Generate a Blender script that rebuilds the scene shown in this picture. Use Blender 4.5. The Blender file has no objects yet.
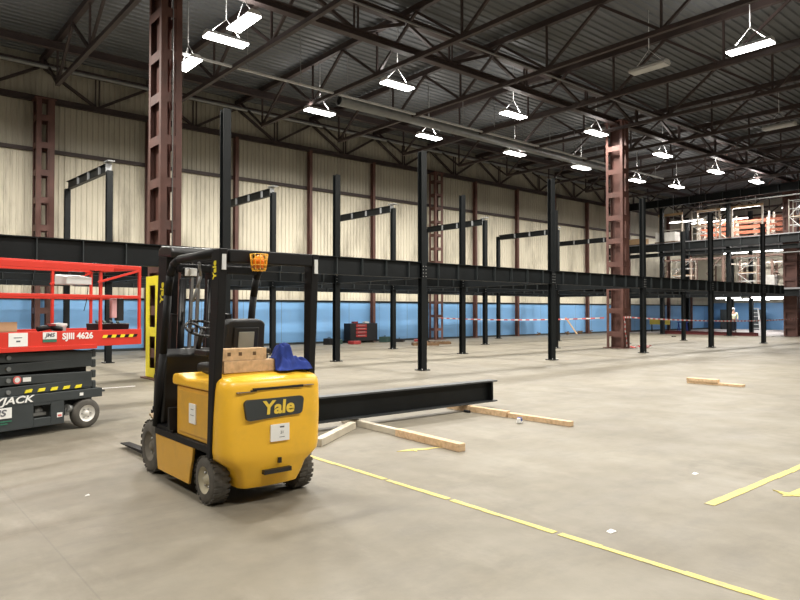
import bpy, bmesh, math, random
from mathutils import Vector, Matrix, Euler, noise
random.seed(7)
PI = math.pi; R = math.radians
scn = bpy.context.scene
col = scn.collection

# ------------------------------------------------------------------ camera, world, exposure
cd = bpy.data.cameras.new('camera'); cam = bpy.data.objects.new('camera', cd); col.objects.link(cam)
cd.sensor_fit = 'HORIZONTAL'; cd.sensor_width = 36; cd.lens = 655 / 800 * 36
cd.clip_start = .05; cd.clip_end = 300
cam.location = (0, 0, 1.6)
cam.rotation_euler = (R(90 + 0.96), 0, R(-40.3))
scn.camera = cam
w = bpy.data.worlds.new('world'); scn.world = w; w.use_nodes = True
w.node_tree.nodes['Background'].inputs[0].default_value = (.8, .85, 1, 1)
w.node_tree.nodes['Background'].inputs[1].default_value = .02
vs = scn.view_settings
vs.view_transform = 'Standard'; vs.look = 'None'; vs.exposure = 0.0; vs.gamma = 1; vs.use_curve_mapping = False
LAMP_DOWN = 545; LAMP_UP = 34

# ------------------------------------------------------------------ materials
def mat(name, c, rough=.6, metal=0, var=.0, scale=4, bump=0, emit=0, bscale=40, dirt=None, dscale=1.5, damt=.4, coords='Object', stretch=(1, 1, 1), spec=.5):
    m = bpy.data.materials.new(name); m.use_nodes = True
    nt = m.node_tree; b = nt.nodes['Principled BSDF']
    c4 = (*c, 1)
    b.inputs['Base Color'].default_value = c4
    b.inputs['Roughness'].default_value = rough
    b.inputs['Metallic'].default_value = metal
    b.inputs['Specular IOR Level'].default_value = spec
    if emit:
        b.inputs['Emission Color'].default_value = c4
        b.inputs['Emission Strength'].default_value = emit
    tc = nt.nodes.new('ShaderNodeTexCoord'); mp = nt.nodes.new('ShaderNodeMapping')
    nt.links.new(tc.outputs[coords], mp.inputs[0]); mp.inputs['Scale'].default_value = stretch
    last = None
    if var:
        n = nt.nodes.new('ShaderNodeTexNoise'); n.inputs['Scale'].default_value = scale; n.inputs['Detail'].default_value = 6
        nt.links.new(mp.outputs[0], n.inputs['Vector'])
        r = nt.nodes.new('ShaderNodeValToRGB')
        r.color_ramp.elements[0].position = .3; r.color_ramp.elements[1].position = .7
        r.color_ramp.elements[0].color = (*[x * (1 - var) for x in c], 1)
        r.color_ramp.elements[1].color = (*[min(1, x * (1 + var)) for x in c], 1)
        nt.links.new(n.outputs[0], r.inputs[0]); last = r.outputs[0]
    if dirt:
        n = nt.nodes.new('ShaderNodeTexNoise'); n.inputs['Scale'].default_value = dscale; n.inputs['Detail'].default_value = 8
        n.inputs['Roughness'].default_value = .65
        nt.links.new(mp.outputs[0], n.inputs['Vector'])
        r = nt.nodes.new('ShaderNodeValToRGB')
        r.color_ramp.elements[0].position = .5; r.color_ramp.elements[1].position = .72
        r.color_ramp.elements[0].color = (0, 0, 0, 1); r.color_ramp.elements[1].color = (damt,) * 3 + (1,)
        nt.links.new(n.outputs[0], r.inputs[0])
        mx = nt.nodes.new('ShaderNodeMix'); mx.data_type = 'RGBA'
        nt.links.new(r.outputs[0], mx.inputs['Factor'])
        if last: nt.links.new(last, mx.inputs[6])
        else: mx.inputs[6].default_value = c4
        mx.inputs[7].default_value = (*dirt, 1); last = mx.outputs[2]
    if last: nt.links.new(last, b.inputs['Base Color'])
    if bump:
        n = nt.nodes.new('ShaderNodeTexNoise'); n.inputs['Scale'].default_value = bscale; n.inputs['Detail'].default_value = 5
        nt.links.new(mp.outputs[0], n.inputs['Vector'])
        bp = nt.nodes.new('ShaderNodeBump'); bp.inputs['Strength'].default_value = bump; bp.inputs['Distance'].default_value = .01
        nt.links.new(n.outputs[0], bp.inputs['Height']); nt.links.new(bp.outputs[0], b.inputs['Normal'])
    return m

M = {}
M['black_steel'] = mat('black_painted_steel', (.0065, .008, .009), .5, var=.25, scale=3, spec=.22)
M['sheen_steel'] = mat('sheen_black_steel', (.055, .06, .065), .45, var=.2)  # lighter grey stands in for light reflected off the beam flanges
M['grey_steel'] = mat('grey_primed_steel', (.30, .31, .32), .5, var=.15)
M['red_steel'] = mat('red_oxide_steel', (.108, .046, .036), .6, var=.22, scale=2, dirt=(.05, .035, .03), dscale=1.2, damt=.5)
M['roof_steel'] = mat('red_oxide_roof_steel', (.042, .028, .026), .6, var=.25, scale=1.5)
M['girder_steel'] = mat('dark_brown_girder_steel', (.05, .034, .032), .6, var=.2, scale=1.5)
M['safety_yellow'] = mat('safety_yellow_paint', (.86, .72, .03), .5, var=.06, dirt=(.25, .2, .05), dscale=3, damt=.3)
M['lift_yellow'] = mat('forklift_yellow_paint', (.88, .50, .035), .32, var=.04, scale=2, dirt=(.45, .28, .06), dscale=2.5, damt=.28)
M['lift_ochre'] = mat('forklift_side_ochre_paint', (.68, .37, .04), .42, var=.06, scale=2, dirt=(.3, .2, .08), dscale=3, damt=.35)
M['dusty'] = mat('dusty_tan_fender', (.36, .27, .17), .8, var=.2)
M['black_plastic'] = mat('black_plastic', (.012, .012, .013), .4)
M['matt_black'] = mat('matt_black_paint', (.009, .009, .010), .6, var=.2, spec=.25)
M['tyre'] = mat('dusty_tyre_rubber', (.085, .078, .068), .85, var=.3, scale=8)
M['tyre_side'] = mat('dusty_tyre_rubber_side', (.16, .145, .12), .85, var=.3, scale=8)
M['hub'] = mat('dusty_cream_wheel_hub', (.42, .38, .28), .6, var=.2)
M['white_hub'] = mat('white_wheel_hub', (.72, .70, .66), .5, var=.1)
M['white'] = mat('white_paper', (.82, .82, .80), .6)
M['white_metal'] = mat('white_painted_metal', (.75, .76, .76), .4)
M['print'] = mat('grey_print', (.12, .12, .14), .6)
M['seat'] = mat('black_vinyl', (.014, .014, .015), .5)
M['grey_panel'] = mat('grey_green_panel', (.28, .28, .24), .5, var=.15)
M['logo_yellow'] = mat('pale_yellow_lettering', (.80, .57, .07), .5)
M['orange'] = mat('orange_beacon_lens', (.9, .22, .01), .25)
M['amber_wire'] = mat('amber_wire_guard', (.9, .48, .03), .4)
M['blue_cloth'] = mat('royal_blue_cloth', (.02, .045, .26), .9, var=.25, scale=14)
M['pine'] = mat('pale_pine', (.62, .42, .24), .7, var=.15, scale=3, stretch=(8, 1, 8), dirt=(.36, .2, .09), dscale=2, damt=.5)
M['pine_y'] = mat('pale_pine_lengthwise', (.62, .44, .27), .7, var=.15, scale=3, stretch=(1, 8, 8), dirt=(.38, .22, .1), dscale=2, damt=.5)
M['grey_pine'] = mat('weathered_pale_timber', (.50, .45, .36), .8, var=.15, scale=4)
M['brown_wood'] = mat('dark_brown_pallet_wood', (.13, .075, .035), .8, var=.2)
M['lift_red'] = mat('bright_red_paint', (.62, .035, .02), .4, var=.06)
M['lift_dark'] = mat('charcoal_painted_steel', (.035, .042, .045), .5, var=.15)
M['pin'] = mat('grey_pivot_pin', (.16, .17, .17), .5)
M['card'] = mat('brown_cardboard', (.48, .32, .18), .8, var=.08)
M['pink'] = mat('pale_pink_plastic', (.62, .33, .34), .5)
M['green'] = mat('dark_green_print', (.03, .16, .1), .6)
M['tape_red'] = mat('red_barrier_tape', (.7, .14, .13), .6)
M['sheet'] = mat('pale_floor_sheet', (.45, .41, .40), .6, var=.1)
M['tape_white'] = mat('white_barrier_tape', (.8, .78, .78), .6)
M['galv'] = mat('galvanised_duct', (.24, .245, .24), .42, metal=.35, var=.12)
M['conduit'] = mat('grey_conduit', (.20, .20, .20), .5)
M['shade'] = mat('lamp_housing_white', (.55, .55, .55), .5)
M['glow'] = mat('lit_lamp_diffuser', (1, .98, .94), .5, emit=14)
M['off'] = mat('unlit_lamp_tube', (.5, .5, .5), .4)
M['rack_orange'] = mat('orange_rack_beam', (.42, .13, .07), .5, var=.1)
M['rack_cream'] = mat('cream_rack_upright', (.56, .50, .42), .5, var=.1)
M['rack_brown'] = mat('brown_rack_upright', (.16, .10, .075), .6, var=.2)
M['board'] = mat('tan_board', (.55, .36, .2), .7, var=.1)
M['cream_wrap'] = mat('wrapped_white_goods', (.72, .70, .66), .5, var=.12)
M['slab'] = mat('grey_mezzanine_deck', (.23, .23, .24), .7, var=.1)
M['dark_red'] = mat('dark_red_steel', (.12, .02, .02), .6)
M['skin'] = mat('skin', (.5, .3, .22), .6)
M['hivis'] = mat('pale_yellow_hi_vis', (.85, .9, .62), .7)
M['trousers'] = mat('dark_navy_trousers', (.02, .025, .045), .8)
M['yellow_box'] = mat('yellow_board', (.75, .62, .12), .6)
M['steel_bright'] = mat('worn_steel', (.4, .4, .4), .4, metal=.6)
M['red_drawer'] = mat('red_drawer', (.25, .025, .025), .4)
M['green_tool'] = mat('dark_green_case', (.02, .05, .04), .6)

def concrete():
    m = bpy.data.materials.new('worn_concrete'); m.use_nodes = True
    nt = m.node_tree; b = nt.nodes['Principled BSDF']; L = nt.links
    tc = nt.nodes.new('ShaderNodeTexCoord')
    def nz(scale, det, st=(1, 1, 1), rough=.6):
        mp = nt.nodes.new('ShaderNodeMapping'); mp.inputs['Scale'].default_value = st
        L.new(tc.outputs['Object'], mp.inputs[0])
        n = nt.nodes.new('ShaderNodeTexNoise'); n.inputs['Scale'].default_value = scale; n.inputs['Detail'].default_value = det
        n.inputs['Roughness'].default_value = rough
        L.new(mp.outputs[0], n.inputs['Vector']); return n.outputs[0]
    def ramp(s, p0, c0, p1, c1):
        r = nt.nodes.new('ShaderNodeValToRGB'); e = r.color_ramp.elements
        e[0].position = p0; e[0].color = (*c0, 1); e[1].position = p1; e[1].color = (*c1, 1)
        L.new(s, r.inputs[0]); return r.outputs[0]
    def mix(f, a, c, mode='MIX'):
        x = nt.nodes.new('ShaderNodeMix'); x.data_type = 'RGBA'; x.blend_type = mode
        if isinstance(f, float): x.inputs[0].default_value = f
        else: L.new(f, x.inputs[0])
        L.new(a, x.inputs[6])
        if isinstance(c, tuple): x.inputs[7].default_value = (*c, 1)
        else: L.new(c, x.inputs[7])
        return x.outputs[2]
    base = ramp(nz(.35, 7), .35, (.152, .133, .100), .66, (.20, .178, .137))
    fine = ramp(nz(5, 8), .3, (.90, .90, .90), .7, (1.06, 1.06, 1.06))
    c = mix(1.0, base, fine, 'MULTIPLY')
    scuff = ramp(nz(.8, 9, (1, 2.2, 1), .72), .50, (0, 0, 0), .72, (.62,) * 3)
    c = mix(scuff, c, (.105, .092, .074))
    pale = ramp(nz(.55, 7, (2.4, 1, 1), .68), .54, (0, 0, 0), .72, (.5,) * 3)
    c = mix(pale, c, (.27, .245, .20))
    # saw-cut joints every six metres or so
    wv = nt.nodes.new('ShaderNodeTexBrick'); wv.offset = 0
    mp = nt.nodes.new('ShaderNodeMapping'); mp.inputs['Location'].default_value = (-1.1, .6, 0)
    L.new(tc.outputs['Object'], mp.inputs[0]); L.new(mp.outputs[0], wv.inputs['Vector'])
    wv.inputs['Color1'].default_value = wv.inputs['Color2'].default_value = (0, 0, 0, 1); wv.inputs['Mortar'].default_value = (.25, .25, .25, 1)
    wv.inputs['Scale'].default_value = 1; wv.inputs['Brick Width'].default_value = 6; wv.inputs['Row Height'].default_value = 6; wv.inputs['Mortar Size'].default_value = .006
    c = mix(wv.outputs[0], c, (.08, .07, .06))
    L.new(c, b.inputs['Base Color'])
    L.new(ramp(nz(1.2, 6), .3, (.48,) * 3, .7, (.68,) * 3), b.inputs['Roughness'])
    bp = nt.nodes.new('ShaderNodeBump'); bp.inputs['Strength'].default_value = .15; bp.inputs['Distance'].default_value = .01
    L.new(nz(12, 8), bp.inputs['Height']); L.new(bp.outputs[0], b.inputs['Normal'])
    return m
M['concrete'] = concrete()
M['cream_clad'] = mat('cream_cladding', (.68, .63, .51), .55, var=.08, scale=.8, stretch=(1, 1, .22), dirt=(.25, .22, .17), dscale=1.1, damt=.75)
M['upper_clad'] = mat('darker_upper_cladding', (.40, .37, .30), .6, var=.12, scale=.7, stretch=(1, 1, .25), dirt=(.2, .18, .14), dscale=1.2, damt=.5)  # upper panels in a darker, greyer base colour than the cream below
M['blue_wall'] = mat('sky_blue_dado', (.20, .42, .74), .5, var=.05, scale=.6, dirt=(.2, .32, .5), dscale=1.2, damt=.35)
M['deck'] = mat('dark_grey_roof_deck', (.095, .10, .105), .5, var=.15, scale=.5)
M['side_wall'] = mat('grey_cream_side_cladding', (.45, .42, .35), .6, var=.1, scale=.7)
M['tape_yellow'] = mat('worn_yellow_floor_paint', (.52, .44, .12), .6, var=.08, dirt=(.24, .21, .16), dscale=9, damt=.85)

# ------------------------------------------------------------------ geometry helpers
class MB:
    def __init__(s): s.v = []; s.f = []; s.sm = []
    def add(s, vs, fs, smooth=False, mtx=None):
        n = len(s.v)
        for p in vs:
            p = Vector(p); s.v.append(mtx @ p if mtx else p)
        for f in fs: s.f.append([i + n for i in f]); s.sm.append(smooth)
        return s
    def box(s, x0, x1, y0, y1, z0, z1, mtx=None):
        v = [(x, y, z) for z in (z0, z1) for y in (y0, y1) for x in (x0, x1)]
        return s.add(v, [(0, 2, 3, 1), (4, 5, 7, 6), (0, 1, 5, 4), (2, 6, 7, 3), (0, 4, 6, 2), (1, 3, 7, 5)], mtx=mtx)
    def frame(s, a, b, up=(0, 0, 1)):
        a = Vector(a); b = Vector(b); d = (b - a); L = d.length; d.normalize(); u = Vector(up)
        if abs(d.dot(u)) > .98: u = Vector((0, 1, 0)) if abs(d.y) < .9 else Vector((1, 0, 0))
        y = u.cross(d).normalized(); z = d.cross(y)
        return Matrix(((d.x, y.x, z.x, a.x), (d.y, y.y, z.y, a.y), (d.z, y.z, z.z, a.z), (0, 0, 0, 1))), L
    def bar(s, a, b, w, h=None, up=(0, 0, 1)):
        h = h or w; m, L = s.frame(a, b, up)
        return s.box(0, L, -w / 2, w / 2, -h / 2, h / 2, m)
    def ibar(s, a, b, w, h, tf=.02, tw=.012, up=(0, 0, 1)):     # I section, web plane contains up
        m, L = s.frame(a, b, up)
        s.prism([(-w/2, -h/2), (w/2, -h/2), (w/2, -h/2+tf), (tw/2, -h/2+tf), (tw/2, h/2-tf), (w/2, h/2-tf), (w/2, h/2), (-w/2, h/2), (-w/2, h/2-tf), (-tw/2, h/2-tf), (-tw/2, -h/2+tf), (-w/2, -h/2+tf)], 0, L, m)
        return s
    def prism(s, poly, x0, x1, m=None, smooth=False):           # poly in local yz, extruded along x
        n = len(poly); v = [(x0, p[0], p[1]) for p in poly] + [(x1, p[0], p[1]) for p in poly]
        f = [tuple(range(n - 1, -1, -1)), tuple(range(n, 2 * n))]
        s.add(v, f, False, m)
        n0 = len(s.v) - 2 * n
        for i in range(n):
            j = (i + 1) % n; s.f.append([n0 + i, n0 + j, n0 + n + j, n0 + n + i]); s.sm.append(smooth)
        return s
    def cyl(s, a, b, r, r2=None, n=12, caps=True):
        r2 = r if r2 is None else r2; m, L = s.frame(a, b)
        v = []; f = []
        for k in range(n):
            t = 2 * PI * k / n; v.append((0, r * math.cos(t), r * math.sin(t)))
        for k in range(n):
            t = 2 * PI * k / n; v.append((L, r2 * math.cos(t), r2 * math.sin(t)))
        s.add(v, [], mtx=m); n0 = len(s.v) - 2 * n
        for k in range(n):
            j = (k + 1) % n; s.f.append([n0 + k, n0 + j, n0 + n + j, n0 + n + k]); s.sm.append(True)
        if caps:
            s.f.append([n0 + k for k in range(n - 1, -1, -1)]); s.sm.append(False)
            s.f.append([n0 + n + k for k in range(n)]); s.sm.append(False)
        return s
    def tube(s, pts, r, n=8):
        for a, b in zip(pts[:-1], pts[1:]): s.cyl(a, b, r, n=n)
        for p in pts[1:-1]: s.ball(p, r, n, 4)
        return s
    def ball(s, c, r, n=10, k=6, sc=(1, 1, 1)):
        v = [(0, 0, -1)]; f = []
        for i in range(1, k):
            t = -PI / 2 + PI * i / k
            for j in range(n):
                a = 2 * PI * j / n; v.append((math.cos(t) * math.cos(a), math.cos(t) * math.sin(a), math.sin(t)))
        v.append((0, 0, 1)); top = len(v) - 1
        for j in range(n): f.append((0, 1 + (j + 1) % n, 1 + j))
        for i in range(k - 2):
            for j in range(n):
                a = 1 + i * n + j; b = 1 + i * n + (j + 1) % n; f.append((a, b, b + n, a + n))
        o = 1 + (k - 2) * n
        for j in range(n): f.append((o + j, o + (j + 1) % n, top))
        v = [(c[0] + r * sc[0] * p[0], c[1] + r * sc[1] * p[1], c[2] + r * sc[2] * p[2]) for p in v]
        return s.add(v, f, True)
    def lathe(s, prof, c, axis='x', n=28):                       # prof: (along, radius)
        v = []; f = []; k = len(prof)
        for j in range(n):
            t = 2 * PI * j / n
            for a, r in prof:
                if axis == 'x': v.append((c[0] + a, c[1] + r * math.cos(t), c[2] + r * math.sin(t)))
                elif axis == 'y': v.append((c[0] + r * math.sin(t), c[1] + a, c[2] + r * math.cos(t)))
                else: v.append((c[0] + r * math.cos(t), c[1] + r * math.sin(t), c[2] + a))
        for j in range(n):
            for i in range(k - 1):
                a = j * k + i; b = ((j + 1) % n) * k + i; f.append((a, a + 1, b + 1, b))
        return s.add(v, f, True)
    def build(s, name, m, parent=None, bevel=0, seg=2, loc=None, smooth=False):
        me = bpy.data.meshes.new(name); me.from_pydata([tuple(p) for p in s.v], [], s.f)
        for p, q in zip(me.polygons, s.sm): p.use_smooth = q or smooth
        me.materials.append(M[m] if isinstance(m, str) else m)
        bm = bmesh.new(); bm.from_mesh(me); bmesh.ops.recalc_face_normals(bm, faces=bm.faces); bm.to_mesh(me); bm.free()
        o = bpy.data.objects.new(name, me); col.objects.link(o)
        if parent: o.parent = parent
        if loc: o.location = loc
        if bevel:
            b = o.modifiers.new('bevel', 'BEVEL'); b.width = bevel; b.segments = seg; b.limit_method = 'ANGLE'; b.angle_limit = R(35)
        return o

def tag(o, label, cat, group=None, kind=None):
    o['label'] = label; o['category'] = cat
    if group: o['group'] = group
    if kind: o['kind'] = kind
    return o
def thing(name, label, cat, loc=(0, 0, 0), rz=0, group=None):
    o = bpy.data.objects.new(name, None); col.objects.link(o)
    o.empty_display_size = .2; o.location = loc; o.rotation_euler = (0, 0, rz)
    return tag(o, label, cat, group)
def struct(o):
    o['kind'] = 'structure'; return o
def copy_tree(o, parent=None):
    c = o.copy(); col.objects.link(c)
    if parent: c.parent = parent
    for ch in o.children: copy_tree(ch, c)
    return c
def copy_as(src, loc, label, rz=None, group=None):
    c = copy_tree(src); c.location = loc; c['label'] = label
    if rz is not None: c.rotation_euler = (0, 0, rz)
    if group: c['group'] = group
    return c
FRONT = lambda x, y, z, rx=0: Matrix.Translation((x, y, z)) @ Euler((R(90), 0, 0)).to_matrix().to_4x4()        # faces -Y
SIDE = lambda x, y, z: Matrix.Translation((x, y, z)) @ Euler((R(90), 0, R(-90))).to_matrix().to_4x4()         # faces -X
def text(name, s, size, m, mtx, parent=None, bold=0, depth=.0015, shear=0, sx=1):
    c = bpy.data.curves.new('t', 'FONT'); c.body = s; c.size = size; c.align_x = 'CENTER'; c.align_y = 'CENTER'
    c.extrude = depth; c.offset = bold; c.shear = shear; c.resolution_u = 4
    t = bpy.data.objects.new('t', c); col.objects.link(t)
    bpy.context.view_layer.update()
    me = bpy.data.meshes.new_from_object(t.evaluated_get(bpy.context.evaluated_depsgraph_get()))
    bpy.data.objects.remove(t)
    me.transform(mtx @ Matrix.Diagonal((sx, 1, 1, 1))); me.materials.clear(); me.materials.append(M[m]); me.name = name
    o = bpy.data.objects.new(name, me); col.objects.link(o)
    if parent: o.parent = parent
    return o

ORD = ['first', 'second', 'third', 'fourth', 'fifth', 'sixth', 'seventh', 'eighth', 'ninth', 'tenth', 'eleventh', 'twelfth',
       'thirteenth', 'fourteenth', 'fifteenth', 'sixteenth', 'seventeenth', 'eighteenth', 'nineteenth', 'twentieth']

# ------------------------------------------------------------------ setting
WY = 27.2; XL, XR = -14.0, 60.0; YN = -10.0; DZ = 11.1
struct(MB().box(XL, XR, YN, WY + .3, -.2, 0).build('floor', 'concrete'))
def corrugated(x0, x1, z0, z1, period=.2, depth=.032):
    p = []; x = x0
    while x < x1:
        p += [(x, 0), (x + period * .55, 0), (x + period * .65, depth), (x + period * .9, depth)]; x += period
    p.append((x1, 0)); n = len(p)
    v = [(a, -d, z0) for a, d in p] + [(a, -d, z1) for a, d in p]
    return v, [(i, i + 1, n + i + 1, n + i) for i in range(n - 1)]
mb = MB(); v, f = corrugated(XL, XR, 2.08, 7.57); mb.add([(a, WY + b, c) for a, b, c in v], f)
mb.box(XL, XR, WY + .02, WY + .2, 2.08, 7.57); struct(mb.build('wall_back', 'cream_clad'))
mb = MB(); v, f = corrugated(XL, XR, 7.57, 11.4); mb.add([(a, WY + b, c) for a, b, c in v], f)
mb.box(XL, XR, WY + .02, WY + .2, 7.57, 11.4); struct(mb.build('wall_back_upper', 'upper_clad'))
mb = MB().box(XL, XR, WY - .04, WY + .2, 0, 2.06)
x = XL
struct(mb.build('wall_back_dado', 'blue_wall'))
struct(MB().box(XL, XR, WY - .09, WY - .04, 2.04, 2.12).build('trim_1', 'black_steel'))
struct(MB().box(XL, XR, WY - .14, WY - .03, 7.50, 7.64).build('trim_2', 'roof_steel'))
struct(MB().box(XL, XR, WY - .05, WY - .04, 0, .1).build('baseboard_back', 'lift_dark'))
# joints of the blue panels
mb = MB(); x = XL + .3
while x < XR: mb.box(x, x + .012, WY - .045, WY - .038, .1, 2.04); x += 1.96
struct(mb.build('trim_3', 'print'))
struct(MB().box(XL - .2, XL, YN, WY + .2, 0, 11.4).build('wall_left', 'side_wall'))
struct(MB().box(XL, XR, YN - .2, YN, 0, 11.4).build('wall_near', 'side_wall'))
struct(MB().box(XR, XR + .2, YN, WY + .2, 2.3, 11.4).build('wall_right', 'side_wall'))
struct(MB().box(XR, XR + .2, YN, WY + .2, 0, 2.3).build('wall_right_dado', 'blue_wall'))
# corrugated roof deck, ribs running along X
p = []; y = YN; per = .3
while y < WY:
    p += [(y, 0), (y + per * .5, 0), (y + per * .6, .045), (y + per * .9, .045)]; y += per
n = len(p)
struct(MB().add([(XL, a, DZ + b) for a, b in p] + [(XR, a, DZ + b) for a, b in p], [(i, i + 1, n + i + 1, n + i) for i in range(n - 1)])
       .box(XL, XR, YN, WY, DZ + .1, DZ + .2).build('ceiling', 'deck'))

# painted floor lines
def paint(pts, name='floor_line'):
    pass
def worn_strip(a, b, w, seed, gaps=.0, step=.12):
    rd = random.Random(seed); a = Vector(a); b = Vector(b); L = (b - a).length; d = (b - a) / L; nn = Vector((-d.y, d.x))
    mb = MB(); t = 0
    while t < L:
        s_ = min(step * rd.uniform(.8, 3.5), L - t)
        if rd.random() > gaps:
            w0 = w * rd.uniform(.72, 1.05) / 2; w1 = w * rd.uniform(.72, 1.05) / 2; o = w * rd.uniform(-.08, .08)
            P = [a + d * t + nn * (o - w0), a + d * (t + s_) + nn * (o - w1), a + d * (t + s_) + nn * (o + w1), a + d * t + nn * (o + w0)]
            mb.add([(q.x, q.y, .0015) for q in P] + [(q.x, q.y, .004) for q in P], [(0, 1, 5, 4), (1, 2, 6, 5), (2, 3, 7, 6), (3, 0, 4, 7), (4, 5, 6, 7)])
            t += s_
        else: t += step * .35
    return mb
tag(worn_strip((3.93, 7.0), (3.93, -1.0), .062, 3, .2).build('floor_line', 'tape_yellow'), 'long worn yellow line painted on the floor from the forklift to the lower edge', 'floor marking')
tag(worn_strip((5.46, 2.49), (9.5, 2.49), .085, 5, .0).build('floor_line', 'tape_yellow'), 'short wide yellow floor line at the right edge', 'floor marking')
tag(worn_strip((1.2, 14.3), (4.75, 14.3), .07, 9, .1).build('floor_line', M['tape_white']), 'faint white floor line behind the scissor lift', 'floor marking')
def splash(cx, cy, arms, name, label, seed):
    rd = random.Random(seed); mb = MB()
    for (dx, dy, L, w_) in arms:
        d = Vector((dx, dy)).normalized(); nn = Vector((-d.y, d.x)); c = Vector((cx, cy))
        P = [c - d * .03 - nn * w_, c + d * L * .5 - nn * w_ * .7, c + d * L, c + d * L * .5 + nn * w_ * .8, c - d * .03 + nn * w_]
        z = .0015 + .0008 * len(mb.v) / 10
        mb.add([(q.x, q.y, .001) for q in P] + [(q.x, q.y, z + .002) for q in P], [(0, 1, 6, 5), (1, 2, 7, 6), (2, 3, 8, 7), (3, 4, 9, 8), (4, 0, 5, 9), (5, 6, 7, 8, 9)])
    return tag(mb.build(name, 'tape_yellow'), label, 'floor marking')
splash(6.30, 2.17, [(1, 0, .5, .03), (-1, .25, .12, .035), (.3, -1, .1, .05), (-.2, 1, .1, .04), (1, -.35, .3, .03), (.2, 1, .16, .02)], 'paint_mark', 'yellow arrow shaped paint mark beside the short line at right', 1)
splash(5.02, 5.68, [(1, -.35, .42, .035), (-1, .2, .22, .04), (1, -.9, .2, .03), (-.4, -1, .12, .03)], 'paint_mark', 'faint yellow paint mark beside the nearest timber batten', 2)
for (x, y, s_, lab) in ((4.25, 2.65, .035, 'small white scrap of paper on the floor, nearest the camera right of the yellow line'), (6.38, 3.05, .03, 'tiny white scrap on the floor above the short yellow line'),
                        (1.62, 6.1, .02, 'tiny white scrap on the floor left of the forklift')):
    tag(MB().add([(x - s_, y - s_ * .5, .003), (x + s_, y - s_ * .7, .006), (x + s_ * .8, y + s_ * .6, .012), (x - s_ * .6, y + s_ * .7, .004),
                  (x - s_, y - s_ * .5, .001), (x + s_, y - s_ * .7, .002), (x + s_ * .8, y + s_ * .6, .004), (x - s_ * .6, y + s_ * .7, .001)],
                 [(0, 1, 2, 3), (4, 7, 6, 5), (0, 4, 5, 1), (1, 5, 6, 2), (2, 6, 7, 3), (3, 7, 4, 0)]).build('paper_scrap', 'white'), lab, 'scrap')

# ------------------------------------------------------------------ red lattice columns
def lattice_tower(loc, label, guard=False, w=.50, dpt=.80, H=9.75, cw=.15, cd_=.12, pitch=1.0, web=.13, bh=.22, name='lattice_column'):
    t = thing(name, label, 'column', loc, 0, 'red lattice columns')
    z0 = .03
    for sx in (0, 1):
        for sy in (0, 1):
            x0 = 0 if sx == 0 else w - cw; y0 = 0 if sy == 0 else dpt - cd_
            mb = MB().box(x0, x0 + cw, y0 + (0 if sy == 0 else cd_ - .02), y0 + (.02 if sy == 0 else cd_), z0, H)
            mb.box(x0 if sx == 0 else x0 + cw - .02, x0 + .02 if sx == 0 else x0 + cw, y0 + (.02 if sy == 0 else 0), y0 + (cd_ if sy == 0 else cd_ - .02), z0, H)
            mb.build('corner_angle', 'red_steel', t)
    z = .5; k = 0
    while z < H - .3:
        mb = MB().box(cw, w - cw, .002, .018, z, z + bh)
        mb.box(cw, w - cw, dpt - .018, dpt - .002, z, z + bh)
        mb.box(.002, .018, cd_, dpt - cd_, z, z + bh)
        mb.box(w - .018, w - .002, cd_, dpt - cd_, z, z + bh)
        mb.build('batten_plate', 'red_steel', t); z += pitch; k += 1
    if web: MB().box(web, web + .015, .02, dpt - .02, .03, H).build('web_plate', 'red_steel', t); MB().box(w * .62, w * .62 + .05, .02, .10, .03, H).build('inner_strut', 'red_steel', t)
    MB().box(-.12, w + .12, -.12, dpt + .12, 0, .03).build('base_plate', 'red_steel', t)
    MB().box(-.05, w + .05, -.05, dpt + .05, H, H + .04).build('cap_plate', 'red_steel', t)
    if guard:
        mb = MB(); g = .03
        for (y0, y1) in ((-g, .22), (dpt - .2, dpt + g)): mb.box(-g, -.004, y0, y1, .04, 2.42)
        for z in (.04, 1.0, 2.2): mb.box(-g, -.004, .22, dpt - .2, z, z + .22)
        mb.box(-.004, .2, -g, -.004, .04, 2.42)
        mb.build('guard_sleeve', 'safety_yellow', t, .006)['label'] = 'bright yellow protective sleeve'
        MB().cyl((.27, -.02, 2.42), (.27, -.02, H), .014, n=8).build('conduit', 'conduit', t)
    return t
lattice_tower((5.55, 15.12, 0), 'tall red-brown lattice column with yellow guard at its base, left of the forklift', True)
lattice_tower((25.28, 15.12, 0), 'tall red-brown lattice column with barrier tape around it, right of centre', web=.42)
lattice_tower((45.3, 15.12, 0), 'dark red lattice column at the right edge among the racking')
lattice_tower((5.2, 26.35, 0), 'red-brown lattice column against the wall behind the scissor lift', w=.60, dpt=.6, H=9.3, cw=.17)
lattice_tower((24.95, 26.4, 0), 'red-brown lattice column against the wall left of centre, behind the flat pallet', w=.6, dpt=.5, H=9.3, cw=.14, pitch=.75, bh=.14, web=0)
lattice_tower((44.7, 26.45, 0), 'red-brown lattice column against the wall beyond the far frame', w=.6, dpt=.55, H=9.3, cw=.14)
# plain wall posts
wp = None; cnt = 0
for k in range(-3, 14):
    if k in (0, 5, 10): continue
    X = 5.5 + 3.87 * k
    if k < 1: continue
    if wp is None:
        wp = thing('wall_post', '', 'post', (X, WY - .28, 0), 0, 'plain red posts along the wall')
        MB().ibar((0, 0, 0.02), (0, 0, 9.35), .16, .24, .02, .014, up=(0, 1, 0)).build('post_shaft', 'red_steel', wp)
        MB().box(-.16, .16, -.12, .12, 0, .02).build('base_plate', 'red_steel', wp); o = wp
    else: o = copy_as(wp, (X, WY - .28, 0), '')
    o['label'] = 'plain red-brown wall post, %s from the left along the cream wall' % ORD[cnt]; cnt += 1

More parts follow.
